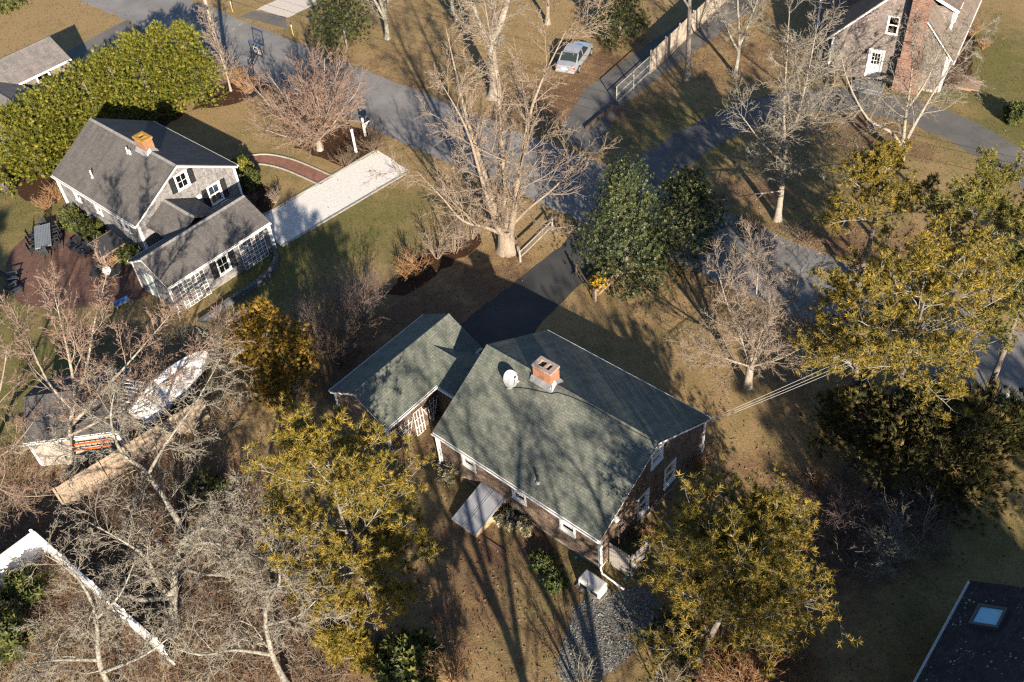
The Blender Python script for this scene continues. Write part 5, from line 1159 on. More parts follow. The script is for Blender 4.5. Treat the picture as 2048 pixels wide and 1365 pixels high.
def leaf_shape(rs, n=6, w=.6):
    V, F = [], []
    for i in range(n):
        a = 2 * math.pi * i / n + rs.uniform(0, .6); el = rs.uniform(-.1, 1.1); d = np.array([math.cos(a) * math.cos(el), math.sin(a) * math.cos(el), math.sin(el)]); s = norm(np.cross(d, [0, 0, 1.0])) * w / 2; u = np.array([0, 0, .08]); k = len(V)
        V += [d * .2 - s, d * .2 + s + u, d * 1.05 + u]; F.append((k, k + 1, k + 2))
    return np.array(V), np.array(F)

pine_leaf = leaf_mat('pine_needles', [(.12, (.075, .072, .016)), (.4, (.19, .158, .030)), (.68, (.32, .235, .045)), (.85, (.39, .27, .06)), (.97, (.42, .24, .09))], .15, .6, .2)
pine_leaf2 = leaf_mat('green_pine_needles', [(.15, (.065, .070, .019)), (.45, (.16, .155, .038)), (.72, (.265, .235, .056)), (.95, (.35, .26, .085))], .15, .6, .2)

def pine(base, trunk, label, seed, limbs, llen, m=pine_leaf, t0=.45, ntuft=3, tsize=.235, nb=14, nt=6, group='pitch pines', ang=1.25, shape=None, trop=.10, r0=.2, dead=.0):
    rs = np.random.RandomState(seed); t = empty('pine_tree', base, 0, label, 'tree', group); br, lf = [], []
    sp = np.array(smooth_line(trunk, 5)); n = len(sp); rr = np.linspace(r0, .02, n) * (1 + .4 * np.exp(-sp[:, 2] / .4)); br0 = [tubes(sp[None], rr[None], 10)]
    S = 15; P = np.stack([np.interp(np.linspace(0, 1, S), np.linspace(0, 1, n), sp[:, k]) for k in range(3)], 1)[None]; Rr = np.interp(np.linspace(0, 1, S), np.linspace(0, 1, n), rr)[None]; Ln = np.array([float(np.linalg.norm(np.diff(sp, axis=0), axis=1).sum())])
    s, d, L, r = spawn(rs, P, Rr, Ln, limbs, t0, 1.0, ang, .22, 1.0, taper=0, rfac=.55)
    h = (s[:, 2] - sp[:, 2].max() * t0) / max(sp[:, 2].max() * (1 - t0), .1); prof = (np.sin(np.clip(.30 + .62 * h, 0, 1) * math.pi) ** .7 if shape is None else shape(h)); L = llen * prof * rs.uniform(.72, 1.05, len(s)); L = np.maximum(L, .7)
    d[:, 2] += .12 + .5 * np.clip(h, 0, 1) ** 2
    P, Rr = grow(rs, s, d, L, np.maximum(r * .8, .03), np.full(len(s), .018), 7, .17, trop * .6); br.append(tubes(P, Rr, 5)); Ln = L
    s, d, L, r = spawn(rs, P, Rr, Ln, nb, .22, 1.0, .95, .3, .42, taper=.35, rfac=.55, flat=.35); d[:, 2] += .15
    P, Rr = grow(rs, s, d, np.maximum(L, .35), np.maximum(np.minimum(r, .03), .012), np.full(len(s), .009), 3, .2, .12); br.append(tubes(P, Rr, 3)); Ln = np.maximum(L, .35)
    s, d, L, r = spawn(rs, P, Rr, Ln, nt, .3, 1.0, .8, .3, .45, taper=.3, flat=.3); d[:, 2] += .3
    P, Rr = grow(rs, s, d, np.maximum(L, .2), np.full(len(s), .010), np.full(len(s), .006), 1, .2, .2); br.append(tubes(P, Rr, 3, True))
    keep = rs.uniform(0, 1, len(P)) > dead; P = P[keep]
    for f in np.linspace(.35, 1, ntuft):
        q = P[:, 0] * (1 - f) + P[:, -1] * f; dd = norm(P[:, -1] - P[:, 0]) + np.array([0, 0, .35]) + rs.normal(0, .25, (len(q), 3))
        for g in range(3):
            sel = rs.randint(0, 3, len(q)) == g; tv, tf = tuft_shape(rs)
            lf.append(stamp(rs, tv, tf, q[sel], tsize * rs.uniform(.7, 1.2, sel.sum()), dd[sel]))
    V, F = merge(br0); np_mesh('trunk', V, F, bark['pine'], t, smooth=True)
    V, F = merge(br); np_mesh('limbs', V, F, bark['grey'], t)
    V, F = merge([(a, b) for a, b, _ in lf]); np_mesh('crown', V, F, m, t, np.concatenate([c for _, _, c in lf]))
    return t

def plume_tree(base, H, R, label, seed, m, n=2200, name='arborvitae', cat='tree', group=None, size=.34, prof=None, plumes=70, ground=.15, squash=.85, shape='spray', lean=(0, 0), trunkr=.1, dens=1.0, core=True):
    """dense evergreen built of upright plumes of foliage over a rounded cone"""
    rs = np.random.RandomState(seed); t = empty(name, base, 0, label, cat, group)
    prof = prof or (lambda z: np.clip(1 - z ** 2.2, 0, 1) ** .75); pos, dr = [], []
    z = rs.uniform(.03, 1, plumes) ** .9; a = rs.uniform(0, 2 * math.pi, plumes); rad = R * prof(z) * rs.uniform(.55, 1.0, plumes); C = np.stack([np.cos(a) * rad, np.sin(a) * rad, ground + z * (H - ground) * .93], 1)
    k = int(n * dens / plumes)
    for c, zz, aa in zip(C, z, a):
        out = np.array([math.cos(aa), math.sin(aa), .9 + 1.2 * zz]); out /= np.linalg.norm(out); u = rs.normal(0, 1, (k, 3)); u = norm(u) * rs.uniform(.35, 1, (k, 1)) ** .5
        sz = R * rs.uniform(.24, .42) * (1 - .35 * zz); q = c + u * sz * np.array([1, 1, 1]) + out * ((u @ out)[:, None] * sz * .8)
        pos.append(q); dr.append(norm(u * .8 + out * .8 + rs.normal(0, .25, (k, 3))))
    pos = np.concatenate(pos); dr = np.concatenate(dr); pos[:, 2] = np.maximum(pos[:, 2], .06); pos[:, 0] += lean[0] * pos[:, 2]; pos[:, 1] += lean[1] * pos[:, 2]; lf = []
    for g in range(3):
        sel = np.arange(len(pos)) % 3 == g; sv, sf_2 = (spray_shape(rs) if shape == 'spray' else leaf_shape(rs) if shape == 'leaf' else tuft_shape(rs, 11, .09))
        lf.append(stamp(rs, sv, sf_2, pos[sel], size * rs.uniform(.6, 1.25, sel.sum()), dr[sel]))
    sp = np.array([[lean[0] * zz, lean[1] * zz, zz] for zz in np.linspace(0, H * .85, 6)]); V, F = tubes(sp[None], np.linspace(trunkr, .03, 6)[None], 7)
    b = [(V, F)]; s, d, L, r = spawn(rs, sp[None], np.linspace(trunkr, .03, 6)[None], np.array([H * .85]), 34, .05, 1, 1.0, .2, 1, taper=0); L = R * prof(np.clip(s[:, 2] / H, 0, 1)) * rs.uniform(.6, .95, len(s)); P, Rr = grow(rs, s, d, np.maximum(L, .2), np.full(len(s), .03), np.full(len(s), .01), 4, .12, .1); b.append(tubes(P, Rr, 4))
    V, F = merge(b); np_mesh('trunk', V, F, bark['pine'], t)
    V, F = merge([(x, y) for x, y, _ in lf]); np_mesh('crown', V, F, m, t, np.concatenate([c for _, _, c in lf]))
    return t

def shrub(base, H, R, label, seed, stems=9, tw='brown', n2=9, n3=6, name='bare_shrub', cat='shrub', group=None, ang=.5, wob=.13, trop=.03, rmin=.007, r0=.025, n4=0, lift=0):
    """many-stemmed leafless shrub"""
    rs = np.random.RandomState(seed); t = empty(name, base, 0, label, cat, group); a = rs.uniform(0, 2 * math.pi, stems); s = np.stack([np.cos(a), np.sin(a), 0 * a], 1) * rs.uniform(0, R * .18, stems)[:, None]
    k = rs.uniform(.15, 1, stems) * ang * 1.5; d = np.stack([np.cos(a) * np.sin(k), np.sin(a) * np.sin(k), np.cos(k)], 1); L = np.minimum(H / np.maximum(np.cos(k), .35), R / np.maximum(np.sin(k), .15)) * rs.uniform(.7, 1.05, stems)
    P, Rr = grow(rs, s, d, L, np.full(stems, r0), np.full(stems, rmin * 1.4), 6, wob, trop); b = [tubes(P, Rr, 5)]; parts = []; Ln = L
    for lvl, n in enumerate((n2, n3, n4)):
        if not n: continue
        s, d, L, r = spawn(rs, P, Rr, Ln, n, .2, 1, .65, .25, .48, taper=.4, rfac=.6); d[:, 2] += lift; L = np.maximum(L, .1); P, Rr = grow(rs, s, d, L, np.maximum(np.minimum(r, .016), rmin), np.full(len(s), rmin * .7), 2 if lvl else 3, wob, trop + .03); P[..., 2] = np.maximum(P[..., 2], .02); parts.append(tubes(P, Rr, 3, True)); Ln = L
    V, F = merge(b); np_mesh('stems', V, F, twig[tw] if tw != 'purple' else twig['purple'], t); V, F = merge(parts); np_mesh('twigs', V, F, twig[tw], t)
    return t
# ------------------------------------------------------------------ planting
def rel(base, x, y, z): return tuple(px(x, y, z) - base)
LV = lambda **k: k
def std(n1=1.0, L1=3.0, a1=.75, n2=9, n3=7, n4=4, trop=.07, wob=.09, r2=.50, r3=.50, r4=.5, t0=.22):
    r = [LV(n=n1, perlen=True, t0=t0, ang=a1, abs=L1, taper=.45, seg=6, wob=wob, trop=trop, sides=4, thickpart=True, thick=.012, rfac=.5),
         LV(n=n2, t0=.12, ang=.62, ratio=r2, taper=.45, seg=3, wob=wob * 1.2, trop=trop * .8, sides=3, thick=.010), LV(n=n3, t0=.12, ang=.58, ratio=r3, seg=2, wob=wob * 1.2, trop=trop * .6, thick=.010, taper=.35)]
    if n4: r.append(LV(n=n4, t0=.15, ang=.55, ratio=r4, seg=1, wob=wob, trop=trop * .5, thick=.010, taper=.3))
    return r

# the big many-stemmed maple by the road
bare_tree((.27, 49.15, 0), 'huge many-stemmed bare maple beside the driveway mouth, in the upper middle', 11, [
    ([(0, 0, 0), (-.02, 0, .8), (0, 0, 1.7)], 0.558, 0.500),
    ([(-.1, 0, 1.0), (-.45, .05, 2.5), (-1.0, .3, 6), (-1.7, .6, 10), (-2.2, .8, 15)], 0.279, 0.017), ([(.05, .1, 1.0), (.1, .2, 2.5), (.2, .5, 6), (.3, 1.0, 11), (.0, 1.3, 16)], 0.246, 0.017),
    ([(.15, -.05, 1.0), (.5, -.1, 2.4), (1.1, -.3, 6), (2.2, -.1, 10.5), (4.2, .2, 14.5)], 0.271, 0.017), ([(-.1, -.15, 1.2), (-.6, -.5, 2.6), (-1.1, -.9, 6), (-1.7, -1.2, 10), (-2.9, -1.5, 13.5)], 0.213, 0.014),
    ([(-.25, 0, 1.3), (-1.2, -.2, 2.1), (-2.6, -.3, 2.9), (-3.6, -.2, 4.6), (-4.9, 0, 6.6)], 0.139, 0.014), ([(.4, 0, 1.9), (1.5, -.3, 3.3), (3.1, -.5, 4.8), (4.8, -.7, 6.8)], 0.123, 0.014)],
    std(1.25, 4.3, .72, 9, 6, 3, trop=.05), 'tan', 'tan', rmin=.009)
# spreading ornamental tree by the walk
bare_tree((-12.7, 62.7, 0), 'low wide-spreading bare ornamental tree on the lawn by the white post', 12, [([(0, 0, 0), (.03, .02, .5), (0, 0, 1.05)], 0.197, 0.200)],
    [LV(n=34, t0=.70, ang=.92, sd=.34, ratio=4.7, taper=0, seg=6, wob=.08, trop=.085, sides=4, rfac=.36, thick=.03, thickpart=True), LV(n=12, t0=.15, ang=.5, ratio=.46, seg=3, wob=.1, trop=.07, sides=3, thick=.012), LV(n=8, t0=.15, ang=.6, ratio=.45, seg=2, wob=.13, trop=.06, taper=.3), LV(n=5, t0=.2, ang=.6, ratio=.5, seg=1, wob=.13, trop=.05, taper=.3)], 'pale', 'red', rmin=.010)
bare_tree((-20.6, 72.5, 0), 'slender young bare tree beside the hedge and utility pole', 13, [([(0, 0, 0), (.05, .05, 2), (-.1, .1, 4.5), (-.15, .15, 7)], 0.090, 0.007)],
    [LV(n=70, t0=.12, ang=.95, ratio=.27, taper=.65, seg=4, wob=.1, trop=.07, sides=4, thick=.012, rfac=.4), LV(n=9, t0=.15, ang=.65, ratio=.4, seg=3, wob=.14), LV(n=4, t0=.2, ang=.6, ratio=.5, seg=2)], 'pale', 'tan', rmin=.008)
bare_tree((.5, 67.7, 0), 'thick-trunked bare oak with a bent trunk beyond the road', 14, [([(0, 0, 0), (.1, .1, 1.5), (.1, .3, 4), (1.2, .6, 6.5), (2.4, 1.2, 10), (3, 2, 14)], 0.495, 0.080), ([(.1, .3, 3.6), (-.8, .6, 6.5), (-1.6, .8, 10), (-2.4, 1, 13.5)], 0.262, 0.020), ([(.6, .4, 5.2), (.4, -.8, 8), (.2, -1.6, 11), (-.2, -2, 14)], 0.205, 0.017)],
    std(1.2, 3.8, .85, 8, 6, 3, wob=.16, trop=.03), 'pale', 'grey', rmin=.010)
for i, (x, y, h, lb) in enumerate(((775, 78, 11, 'lichen-grey bare tree behind the dark cedar, top middle'), (905, 28, 13, 'lichen-grey bare tree at the top edge left of the bent oak'), (1095, 48, 12, 'tan bare tree behind the silver car, at the top edge'), (1210, 75, 8, 'leaning bare tree between the car and the driveway evergreen'))):
    b = px(x, y); q = random.Random(i + 3)
    bare_tree(b, lb, 20 + i, [([(0, 0, 0), (.1, 0, 2), (q.uniform(-.5, .5), .3, h * .5), (q.uniform(-1, 1), .5, h)], 0.213, 0.014), ([(.05, 0, 1.8), (-1.2, .2, h * .5), (-2.0, .2, h * .85)], 0.139, 0.014), ([(.05, 0, 2.2), (1.3, -.3, h * .5), (2.4, -.5, h * .85)], 0.139, 0.014)], std(1.3, 3.4, .8, 8, 6, 3, wob=.15, trop=.04), 'grey' if i < 2 else 'tan', 'grey' if i < 2 else 'tan', rmin=.009, group='bare trees beyond the road')
bare_tree((15.36, 67.54, 0), 'tall straight dark trunk standing in front of the board fence', 24, [([(0, 0, 0), (-.1, .1, 4), (-.2, .2, 9), (0, .3, 17)], 0.246, 0.020), ([(-.15, .1, 5.8), (-1.2, .2, 7.6), (-1.8, .3, 10)], 0.098, 0.014)],
    std(1.2, 2.6, .9, 7, 5, 2, t0=.5), 'pine', 'brown', rmin=.01)
bare_tree((17.66, 49.56, 0), 'tall bare tree with pale blotched trunk at the bend of the curved driveway', 25, [([(0, 0, 0), (.0, .1, 2.5), (-.1, .2, 5.2), (-.5, .3, 8), (-.9, .5, 14)], 0.221, 0.017), ([(-.05, .2, 5.0), (.5, .4, 8), (.9, .8, 13)], 0.131, 0.014), ([(0, .1, 4.2), (-1.6, -.3, 6.0), (-3.3, -.6, 8.5)], 0.098, 0.010), ([(0, .1, 3.4), (1.6, -.5, 4.2), (3.0, -1.2, 4.8)], 0.082, 0.010), ([(0, .1, 3.9), (1.4, .6, 6.4), (2.6, .9, 9.5)], 0.090, 0.010)],
    std(1.9, 3.4, .85, 9, 6, 3, wob=.13, trop=.04), 'pale', 'grey', rmin=.008)
bare_tree((27.3, 54.7, 0), 'bare tree with several pale diverging limbs below the brick chimney house', 26, [([(0, 0, 0), (0, 0, .6), (.05, 0, 1.1)], 0.246, 0.260), ([(0, 0, .9), (-1.0, .2, 2.2), (-2.6, .5, 3.2), (-4.2, .9, 5.8), (-5, 1.2, 8)], 0.139, 0.010), ([(0, 0, 1.0), (-.1, .4, 3), (-.2, .8, 6), (-.7, 1, 9)], 0.139, 0.010), ([(0, 0, 1.0), (.8, .5, 2.8), (2.2, 1.2, 5.5), (3.8, 1.8, 8)], 0.148, 0.010), ([(-.1, .5, 3.6), (1.0, .9, 5.6), (1.5, 1.2, 8.5)], 0.090, 0.010)],
    std(1.8, 3.0, .85, 8, 6, 3, wob=.13, trop=.03), 'pale', 'grey', rmin=.008)
bare_tree(px(1470, 150), 'bare tree behind the curved driveway, left of the tall shingled house', 27, [([(0, 0, 0), (.1, 0, 2.5), (-.3, .2, 6), (-.6, .3, 10)], 0.164, 0.014), ([(.05, 0, 2.2), (1.0, .3, 5), (1.8, .5, 8.5)], 0.107, 0.010), ([(.05, 0, 2.0), (-1.2, -.2, 4.4), (-2.2, -.3, 7)], 0.098, 0.010)], std(1.5, 2.8, .85, 8, 6, 4, wob=.14), 'grey', 'grey', rmin=.009)
bare_tree((12.42, 35.59, 0), 'round-crowned bare tree with pale trunk on the lawn right of the green roof', 28, [([(0, 0, 0), (0, 0, 1.2), (.05, .05, 2.0)], 0.197, 0.200), ([(0, 0, 1.7), (-.5, .2, 3.2), (-1.4, .5, 5.6), (-2.0, .8, 7.6)], 0.098, 0.009), ([(0, 0, 1.7), (.1, .5, 3.4), (.1, 1.0, 6), (.0, 1.2, 8.6)], 0.107, 0.009), ([(.05, 0, 1.8), (.8, .2, 3.4), (1.7, .5, 5.4), (2.2, .9, 7.6)], 0.098, 0.009), ([(0, 0, 1.6), (-1.3, -.5, 2.8), (-3.0, -1.0, 4.2)], 0.074, 0.007), ([(0, -.05, 1.7), (1.2, -.9, 3.0), (2.6, -1.4, 4.6)], 0.074, 0.007), ([(0, -.1, 1.8), (-.2, -1.1, 3.8), (-.3, -1.7, 6)], 0.074, 0.007)],
    std(2.2, 3.0, .75, 9, 7, 4, trop=.06, wob=.11), 'pale', 'tan', rmin=.007)
# left-hand trees
b = px(141, 952)
bare_tree(b, 'bare maple with pale upswept branches below the brick patio at left', 30, [([(0, 0, 0), rel(b, 139, 855, 3.4), rel(b, 150, 788, 5.4), rel(b, 130, 680, 8.2), rel(b, 105, 575, 10.6)], 0.164, 0.010), ([rel(b, 149, 800, 5.0), rel(b, 172, 740, 6.5), rel(b, 190, 640, 8.6), rel(b, 215, 545, 10.5)], 0.098, 0.009), ([rel(b, 143, 850, 3.5), rel(b, 200, 790, 5.0), rel(b, 280, 700, 7.2), rel(b, 340, 630, 8.6)], 0.107, 0.009), ([rel(b, 146, 820, 4.4), rel(b, 100, 770, 5.8), rel(b, 60, 690, 7.4), rel(b, 40, 640, 8.4)], 0.074, 0.007), ([rel(b, 142, 870, 3.0), rel(b, 240, 820, 4.4), rel(b, 360, 740, 6.2), rel(b, 440, 660, 7.4)], 0.082, 0.007)],
    std(1.9, 2.5, .7, 9, 6, 3, trop=.06), 'pale', 'red', rmin=.009)
b = px(368, 1068)
bare_tree(b, 'lichen-covered bare oak leaning across the stockade fence at left', 31, [([(0, 0, 0), rel(b, 349, 1031, 1.5), rel(b, 293, 946, 4.2), rel(b, 243, 905, 5.6), rel(b, 222, 840, 7.4), rel(b, 230, 780, 9)], 0.180, 0.017), ([rel(b, 296, 950, 4.1), rel(b, 330, 890, 5.8), rel(b, 395, 800, 7.6), rel(b, 450, 700, 9)], 0.090, 0.009), ([rel(b, 243, 905, 5.6), rel(b, 170, 900, 6.8), rel(b, 90, 880, 7.6)], 0.082, 0.009)], std(2.2, 2.5, .9, 8, 6, 3, wob=.22, trop=.02), 'grey', 'grey', rmin=.008)
b = px(352, 1252)
bare_tree(b, 'gnarled lichen-covered oak with thick twisting limbs, lower left', 32, [([(0, 0, 0), rel(b, 347, 1190, 2.2), rel(b, 360, 1094, 4.8), rel(b, 410, 1053, 6), rel(b, 457, 1030, 6.8), rel(b, 478, 980, 8.0)], 0.197, 0.017), ([rel(b, 347, 1192, 2.1), rel(b, 316, 1170, 3.0), rel(b, 295, 1120, 4.6), rel(b, 250, 1085, 5.8), rel(b, 165, 1038, 7.2)], 0.148, 0.014), ([rel(b, 346, 1194, 2.0), rel(b, 285, 1200, 3.0), rel(b, 234, 1188, 3.8), rel(b, 190, 1215, 4.4), rel(b, 120, 1270, 5.4)], 0.139, 0.014), ([rel(b, 360, 1094, 4.8), rel(b, 430, 1086, 5.8), rel(b, 520, 1120, 6.6), rel(b, 590, 1165, 7.2)], 0.107, 0.010), ([rel(b, 350, 1130, 3.9), rel(b, 420, 1150, 4.6), rel(b, 480, 1130, 5.6), rel(b, 500, 1080, 6.8)], 0.098, 0.010)],
    std(2.4, 2.4, .95, 8, 6, 3, wob=.24, trop=.0), 'grey', 'grey', rmin=.008)
b = px(575, 1372)
bare_tree(b, 'gnarled bare oak with dark trunk at the bottom edge, left of the pine', 33, [([(0, 0, 0), rel(b, 545, 1310, 2.0), rel(b, 531, 1225, 4.2), rel(b, 560, 1160, 6.2), rel(b, 540, 1090, 8)], 0.148, 0.014), ([rel(b, 545, 1310, 2.0), rel(b, 470, 1300, 3.4), rel(b, 400, 1310, 4.4), rel(b, 330, 1290, 5.2)], 0.098, 0.010), ([rel(b, 533, 1250, 3.6), rel(b, 600, 1230, 4.6), rel(b, 650, 1180, 5.6)], 0.074, 0.009)], std(2.4, 2.4, .95, 8, 6, 3, wob=.24, trop=.0), 'grey', 'grey', rmin=.008)
b = px(235, 1400)
bare_tree(b, 'gnarled bare oak crossing the white fence at the bottom edge', 34, [([(0, 0, 0), rel(b, 200, 1330, 2.2), rel(b, 190, 1225, 4.6), rel(b, 150, 1150, 6.4), rel(b, 90, 1110, 7.6)], 0.148, 0.014), ([rel(b, 198, 1320, 2.4), rel(b, 120, 1320, 3.8), rel(b, 40, 1330, 4.8)], 0.098, 0.010), ([rel(b, 190, 1240, 4.2), rel(b, 240, 1190, 5.4), rel(b, 270, 1120, 6.8)], 0.082, 0.010), ([rel(b, 205, 1345, 1.9), rel(b, 290, 1310, 3.4), rel(b, 370, 1250, 4.8)], 0.090, 0.010)], std(2.4, 2.4, .95, 8, 6, 3, wob=.24, trop=.0), 'grey', 'grey', rmin=.008)
b = px(-60, 1010)
bare_tree(b, 'bare tree reaching in at the left edge beside the shed', 35, [([(0, 0, 0), rel(b, -40, 900, 3.6), rel(b, 0, 780, 6.6), rel(b, 15, 690, 8.6)], 0.123, 0.010), ([rel(b, -45, 930, 2.8), rel(b, 20, 900, 4.2), rel(b, 70, 840, 6)], 0.082, 0.009), ([rel(b, -50, 950, 2.2), rel(b, 30, 990, 3.6), rel(b, 110, 990, 5)], 0.082, 0.009)], std(1.6, 2.2, .85, 8, 6, 3, wob=.14), 'tan', 'red', rmin=.006)

# pines
b = px(757, 1282)
pine(b, [(0, 0, 0), rel(b, 750, 1225, 1.8), rel(b, 722, 1150, 3.6), rel(b, 685, 1040, 6.4), rel(b, 650, 900, 10.6)], 'yellow-green pitch pine in front of the brown garage, lower left of the house', 41, 44, 4.2, t0=.30, r0=.2, ntuft=3)
b = px(1396, 1318)
pine(b, [(0, 0, 0), rel(b, 1425, 1262, 1.4), rel(b, 1455, 1210, 2.4), rel(b, 1482, 1150, 3.6), rel(b, 1500, 1105, 4.8)], 'broad yellow-green pitch pine at the near corner of the green-roofed house', 42, 46, 5.0, t0=.34, r0=.2, ntuft=3, ang=1.3)
b = px(1757, 864)
pine(b, [(0, 0, 0), rel(b, 1782, 800, 2.6), rel(b, 1803, 750, 4.6), rel(b, 1830, 670, 8), rel(b, 1860, 560, 12.5)], 'large pine with leaning bare trunk right of the round-crowned tree', 43, 30, 4.7, pine_leaf, t0=.52, r0=.24, ntuft=3)
b = px(1708, 842)
pine(b, [(0, 0, 0), rel(b, 1712, 770, 2.6), rel(b, 1716, 690, 5.6), rel(b, 1722, 590, 9.4)], 'slimmer dark pine left of the large leaning pine', 44, 20, 3.6, pine_leaf, t0=.42, r0=.16, dead=.25)
b = px(1752, 410, 6.0); b.z = 0
pine(b, [(0, 0, 0), (.2, .1, 3), (.1, 0, 6), (0, 0, 8.2)], 'golden-tipped pine crown beyond the road, below the curved driveway', 45, 20, 3.4, pine_leaf, t0=.45, r0=.2)
b = px(1940, 480, 6.0); b.z = 0
pine(b, [(0, 0, 0), (.1, .2, 3), (0, .1, 6), (.2, 0, 8.8)], 'pine at the right edge beyond the road', 46, 22, 4.2, pine_leaf2, t0=.42, r0=.22)
b = px(2035, 640, 6.5); b.z = 0
pine(b, [(0, 0, 0), (.1, .2, 4), (0, .1, 7), (.2, 0, 9.5)], 'smaller pine at the right edge over the road verge', 47, 16, 3.2, pine_leaf2, t0=.38, r0=.18)
b = px(705, 1330)
pine(b, [(0, 0, 0), (.1, .1, 1.2), (-.1, .1, 2.6)], 'small bushy pine at the bottom edge under the gnarled oak', 48, 14, 1.6, pine_leaf, t0=.12, r0=.07)

# hollies, cedars, yews, arborvitae
holly = leaf_mat('holly_leaves', [(.1, (.012, .022, .010)), (.45, (.035, .052, .022)), (.7, (.075, .088, .034)), (.92, (.15, .14, .05))], .1, .45, .3)
plume_tree((7.3, 45.6, 0), 8.6, 2.9, 'tall glossy dark-green holly at the driveway mouth', 51, holly, 6400, 'holly_tree', size=.14, shape='leaf', plumes=130, prof=lambda z: np.clip(1.02 - z ** .95, 0, 1) ** .8 * (.75 + .4 * np.clip(z * 6, 0, 1)), trunkr=.14)
plume_tree((11.2, 47.4, 0), 5.6, 2.5, 'lower dark holly beside the tall holly, toward the road', 52, holly, 3400, 'holly_tree', size=.16, shape='leaf', plumes=90, prof=lambda z: np.clip(1.05 - z ** 1.6, 0, 1) ** .7, trunkr=.1)
cedar_g = leaf_mat('cedar_green', [(.15, (.014, .022, .010)), (.5, (.045, .055, .020)), (.8, (.10, .095, .03))], .1, .7)
plume_tree(px(695, 98), 8.0, 2.5, 'dark green cedar beyond the road, top middle', 53, cedar_g, 2200, 'cedar_tree', size=.42, plumes=70, prof=lambda z: np.clip(1 - z, 0, 1) ** .7)
plume_tree(px(1240, 78), 5.2, 2.0, 'dense dark evergreen beside the top driveway and board fence', 54, cedar_g, 2400, 'evergreen_tree', size=.34, plumes=70, prof=lambda z: np.clip(1 - z ** 1.8, 0, 1) ** .6)
gold = leaf_mat('golden_arborvitae', [(.12, (.045, .034, .008)), (.4, (.13, .088, .014)), (.7, (.24, .15, .022)), (.95, (.32, .205, .035))], .12, .7)
plume_tree((-13.2, 39.0, 0), 6.3, 1.9, 'tall bronze-gold arborvitae beside the purple bare shrubs', 55, gold, 3800, size=.30, plumes=110, prof=lambda z: np.clip(1.02 - z ** 2.4, 0, 1) ** .7 * (.85 + .2 * np.clip(z * 5, 0, 1)), group='bronze arborvitae clump')
plume_tree((-14.9, 40.2, 0), 4.2, 1.0, 'short bronze-gold arborvitae peak on the left of the tall one', 56, gold, 1300, size=.28, plumes=40, group='bronze arborvitae clump')
plume_tree((-12.2, 38.0, 0), 4.4, 1.5, 'shaded bronze arborvitae peak nearest the brown garage', 57, gold, 1600, size=.28, plumes=50, group='bronze arborvitae clump')
hedge = leaf_mat('hedge_green', [(.12, (.040, .055, .010)), (.4, (.115, .130, .018)), (.7, (.20, .195, .026)), (.95, (.31, .22, .04))], .15, .65)
hp_ = [(405, 200, 6.4, 1.8), (362, 214, 6.9, 2.0), (315, 232, 6.8, 2.0), (264, 252, 6.4, 2.1), (212, 272, 5.9, 2.2), (160, 292, 5.6, 2.2), (112, 312, 5.3, 2.2), (70, 332, 4.9, 2.1)]
nm_ = ['rightmost, by the utility pole', 'second from the right', 'third from the right', 'fourth from the right', 'fourth from the left', 'third from the left', 'second from the left', 'leftmost, by the red door']
for i, (x, y, h, r) in enumerate(hp_):
    plume_tree(px(x, y), h, r, 'bright green arborvitae of the tall hedge, ' + nm_[i], 60 + i, hedge, 4200, size=.29, plumes=110, prof=lambda z: np.clip(1.0 - z ** 2.6, 0, 1) ** .65 * (.9 + .12 * np.clip(z * 5, 0, 1)), group='arborvitae of the tall hedge')
plume_tree(px(85, 352), 2.4, 1.5, 'rounded bright green shrub at the foot of the tall hedge', 70, hedge, 900, 'evergreen_shrub', 'shrub', size=.34, plumes=36)
plume_tree(px(15, 388), 1.6, .8, 'small bright green shrub at the left edge below the hedge', 71, hedge, 420, 'evergreen_shrub', 'shrub', size=.28, plumes=20)
boxw = leaf_mat('boxwood_green', [(.15, (.025, .038, .012)), (.5, (.07, .085, .024)), (.85, (.15, .155, .04))], .12, .6)
for i, (x, y, h, r, lb) in enumerate(((146, 447, 1.0, .75, 'round green shrub in the patio bed, nearest the dining table'), (163, 462, .95, .7, 'round green shrub in the patio bed, middle of three'), (187, 474, 1.0, .7, 'round green shrub in the patio bed, beside the black shelter roof'), (260, 522, 1.1, .6, 'round green shrub squeezed between shelter and grey garage'), (488, 352, 1.3, .65, 'yellow-green shrub at the rear corner of the grey house'), (497, 378, 1.3, .8, 'dark blue-green shrub on a short stem behind the grey house'), (22, 12, 1.6, 1.9, 'round clipped green shrub at the top left corner'), (2030, 243, 1.2, .8, 'small dark clipped shrub on the lawn at the right edge'))):
    plume_tree(px(x, y), h, r, lb, 80 + i, hedge if i in (4,) else boxw, 900, 'evergreen_shrub', 'shrub', 'clipped evergreen shrubs', size=.2, plumes=40, shape='leaf', prof=lambda z: np.sqrt(np.clip(1 - (2 * z - .8) ** 2 / 1.6, 0, 1)), trunkr=.04)
yew = leaf_mat('yew_green', [(.12, (.012, .016, .006)), (.45, (.042, .044, .013)), (.72, (.105, .085, .024)), (.95, (.17, .115, .04))], .1, .7)
flatp = lambda z: np.sqrt(np.clip(1 - z ** 2, 0, 1))
plume_tree(px(1855, 945), 4.2, 3.3, 'big dark spreading yew under the large leaning pine', 90, yew, 3600, 'yew_shrub', 'shrub', 'dark yews at the right', size=.42, plumes=110, prof=flatp)
plume_tree(px(1712, 885), 3.2, 2.0, 'dark yew at the foot of the two pine trunks', 91, yew, 1800, 'yew_shrub', 'shrub', 'dark yews at the right', size=.40, plumes=60, prof=flatp)
plume_tree(px(1965, 900), 3.4, 2.3, 'brownish yew beside the guy wire at the right edge', 92, yew, 2000, 'yew_shrub', 'shrub', 'dark yews at the right', size=.40, plumes=60, prof=flatp)
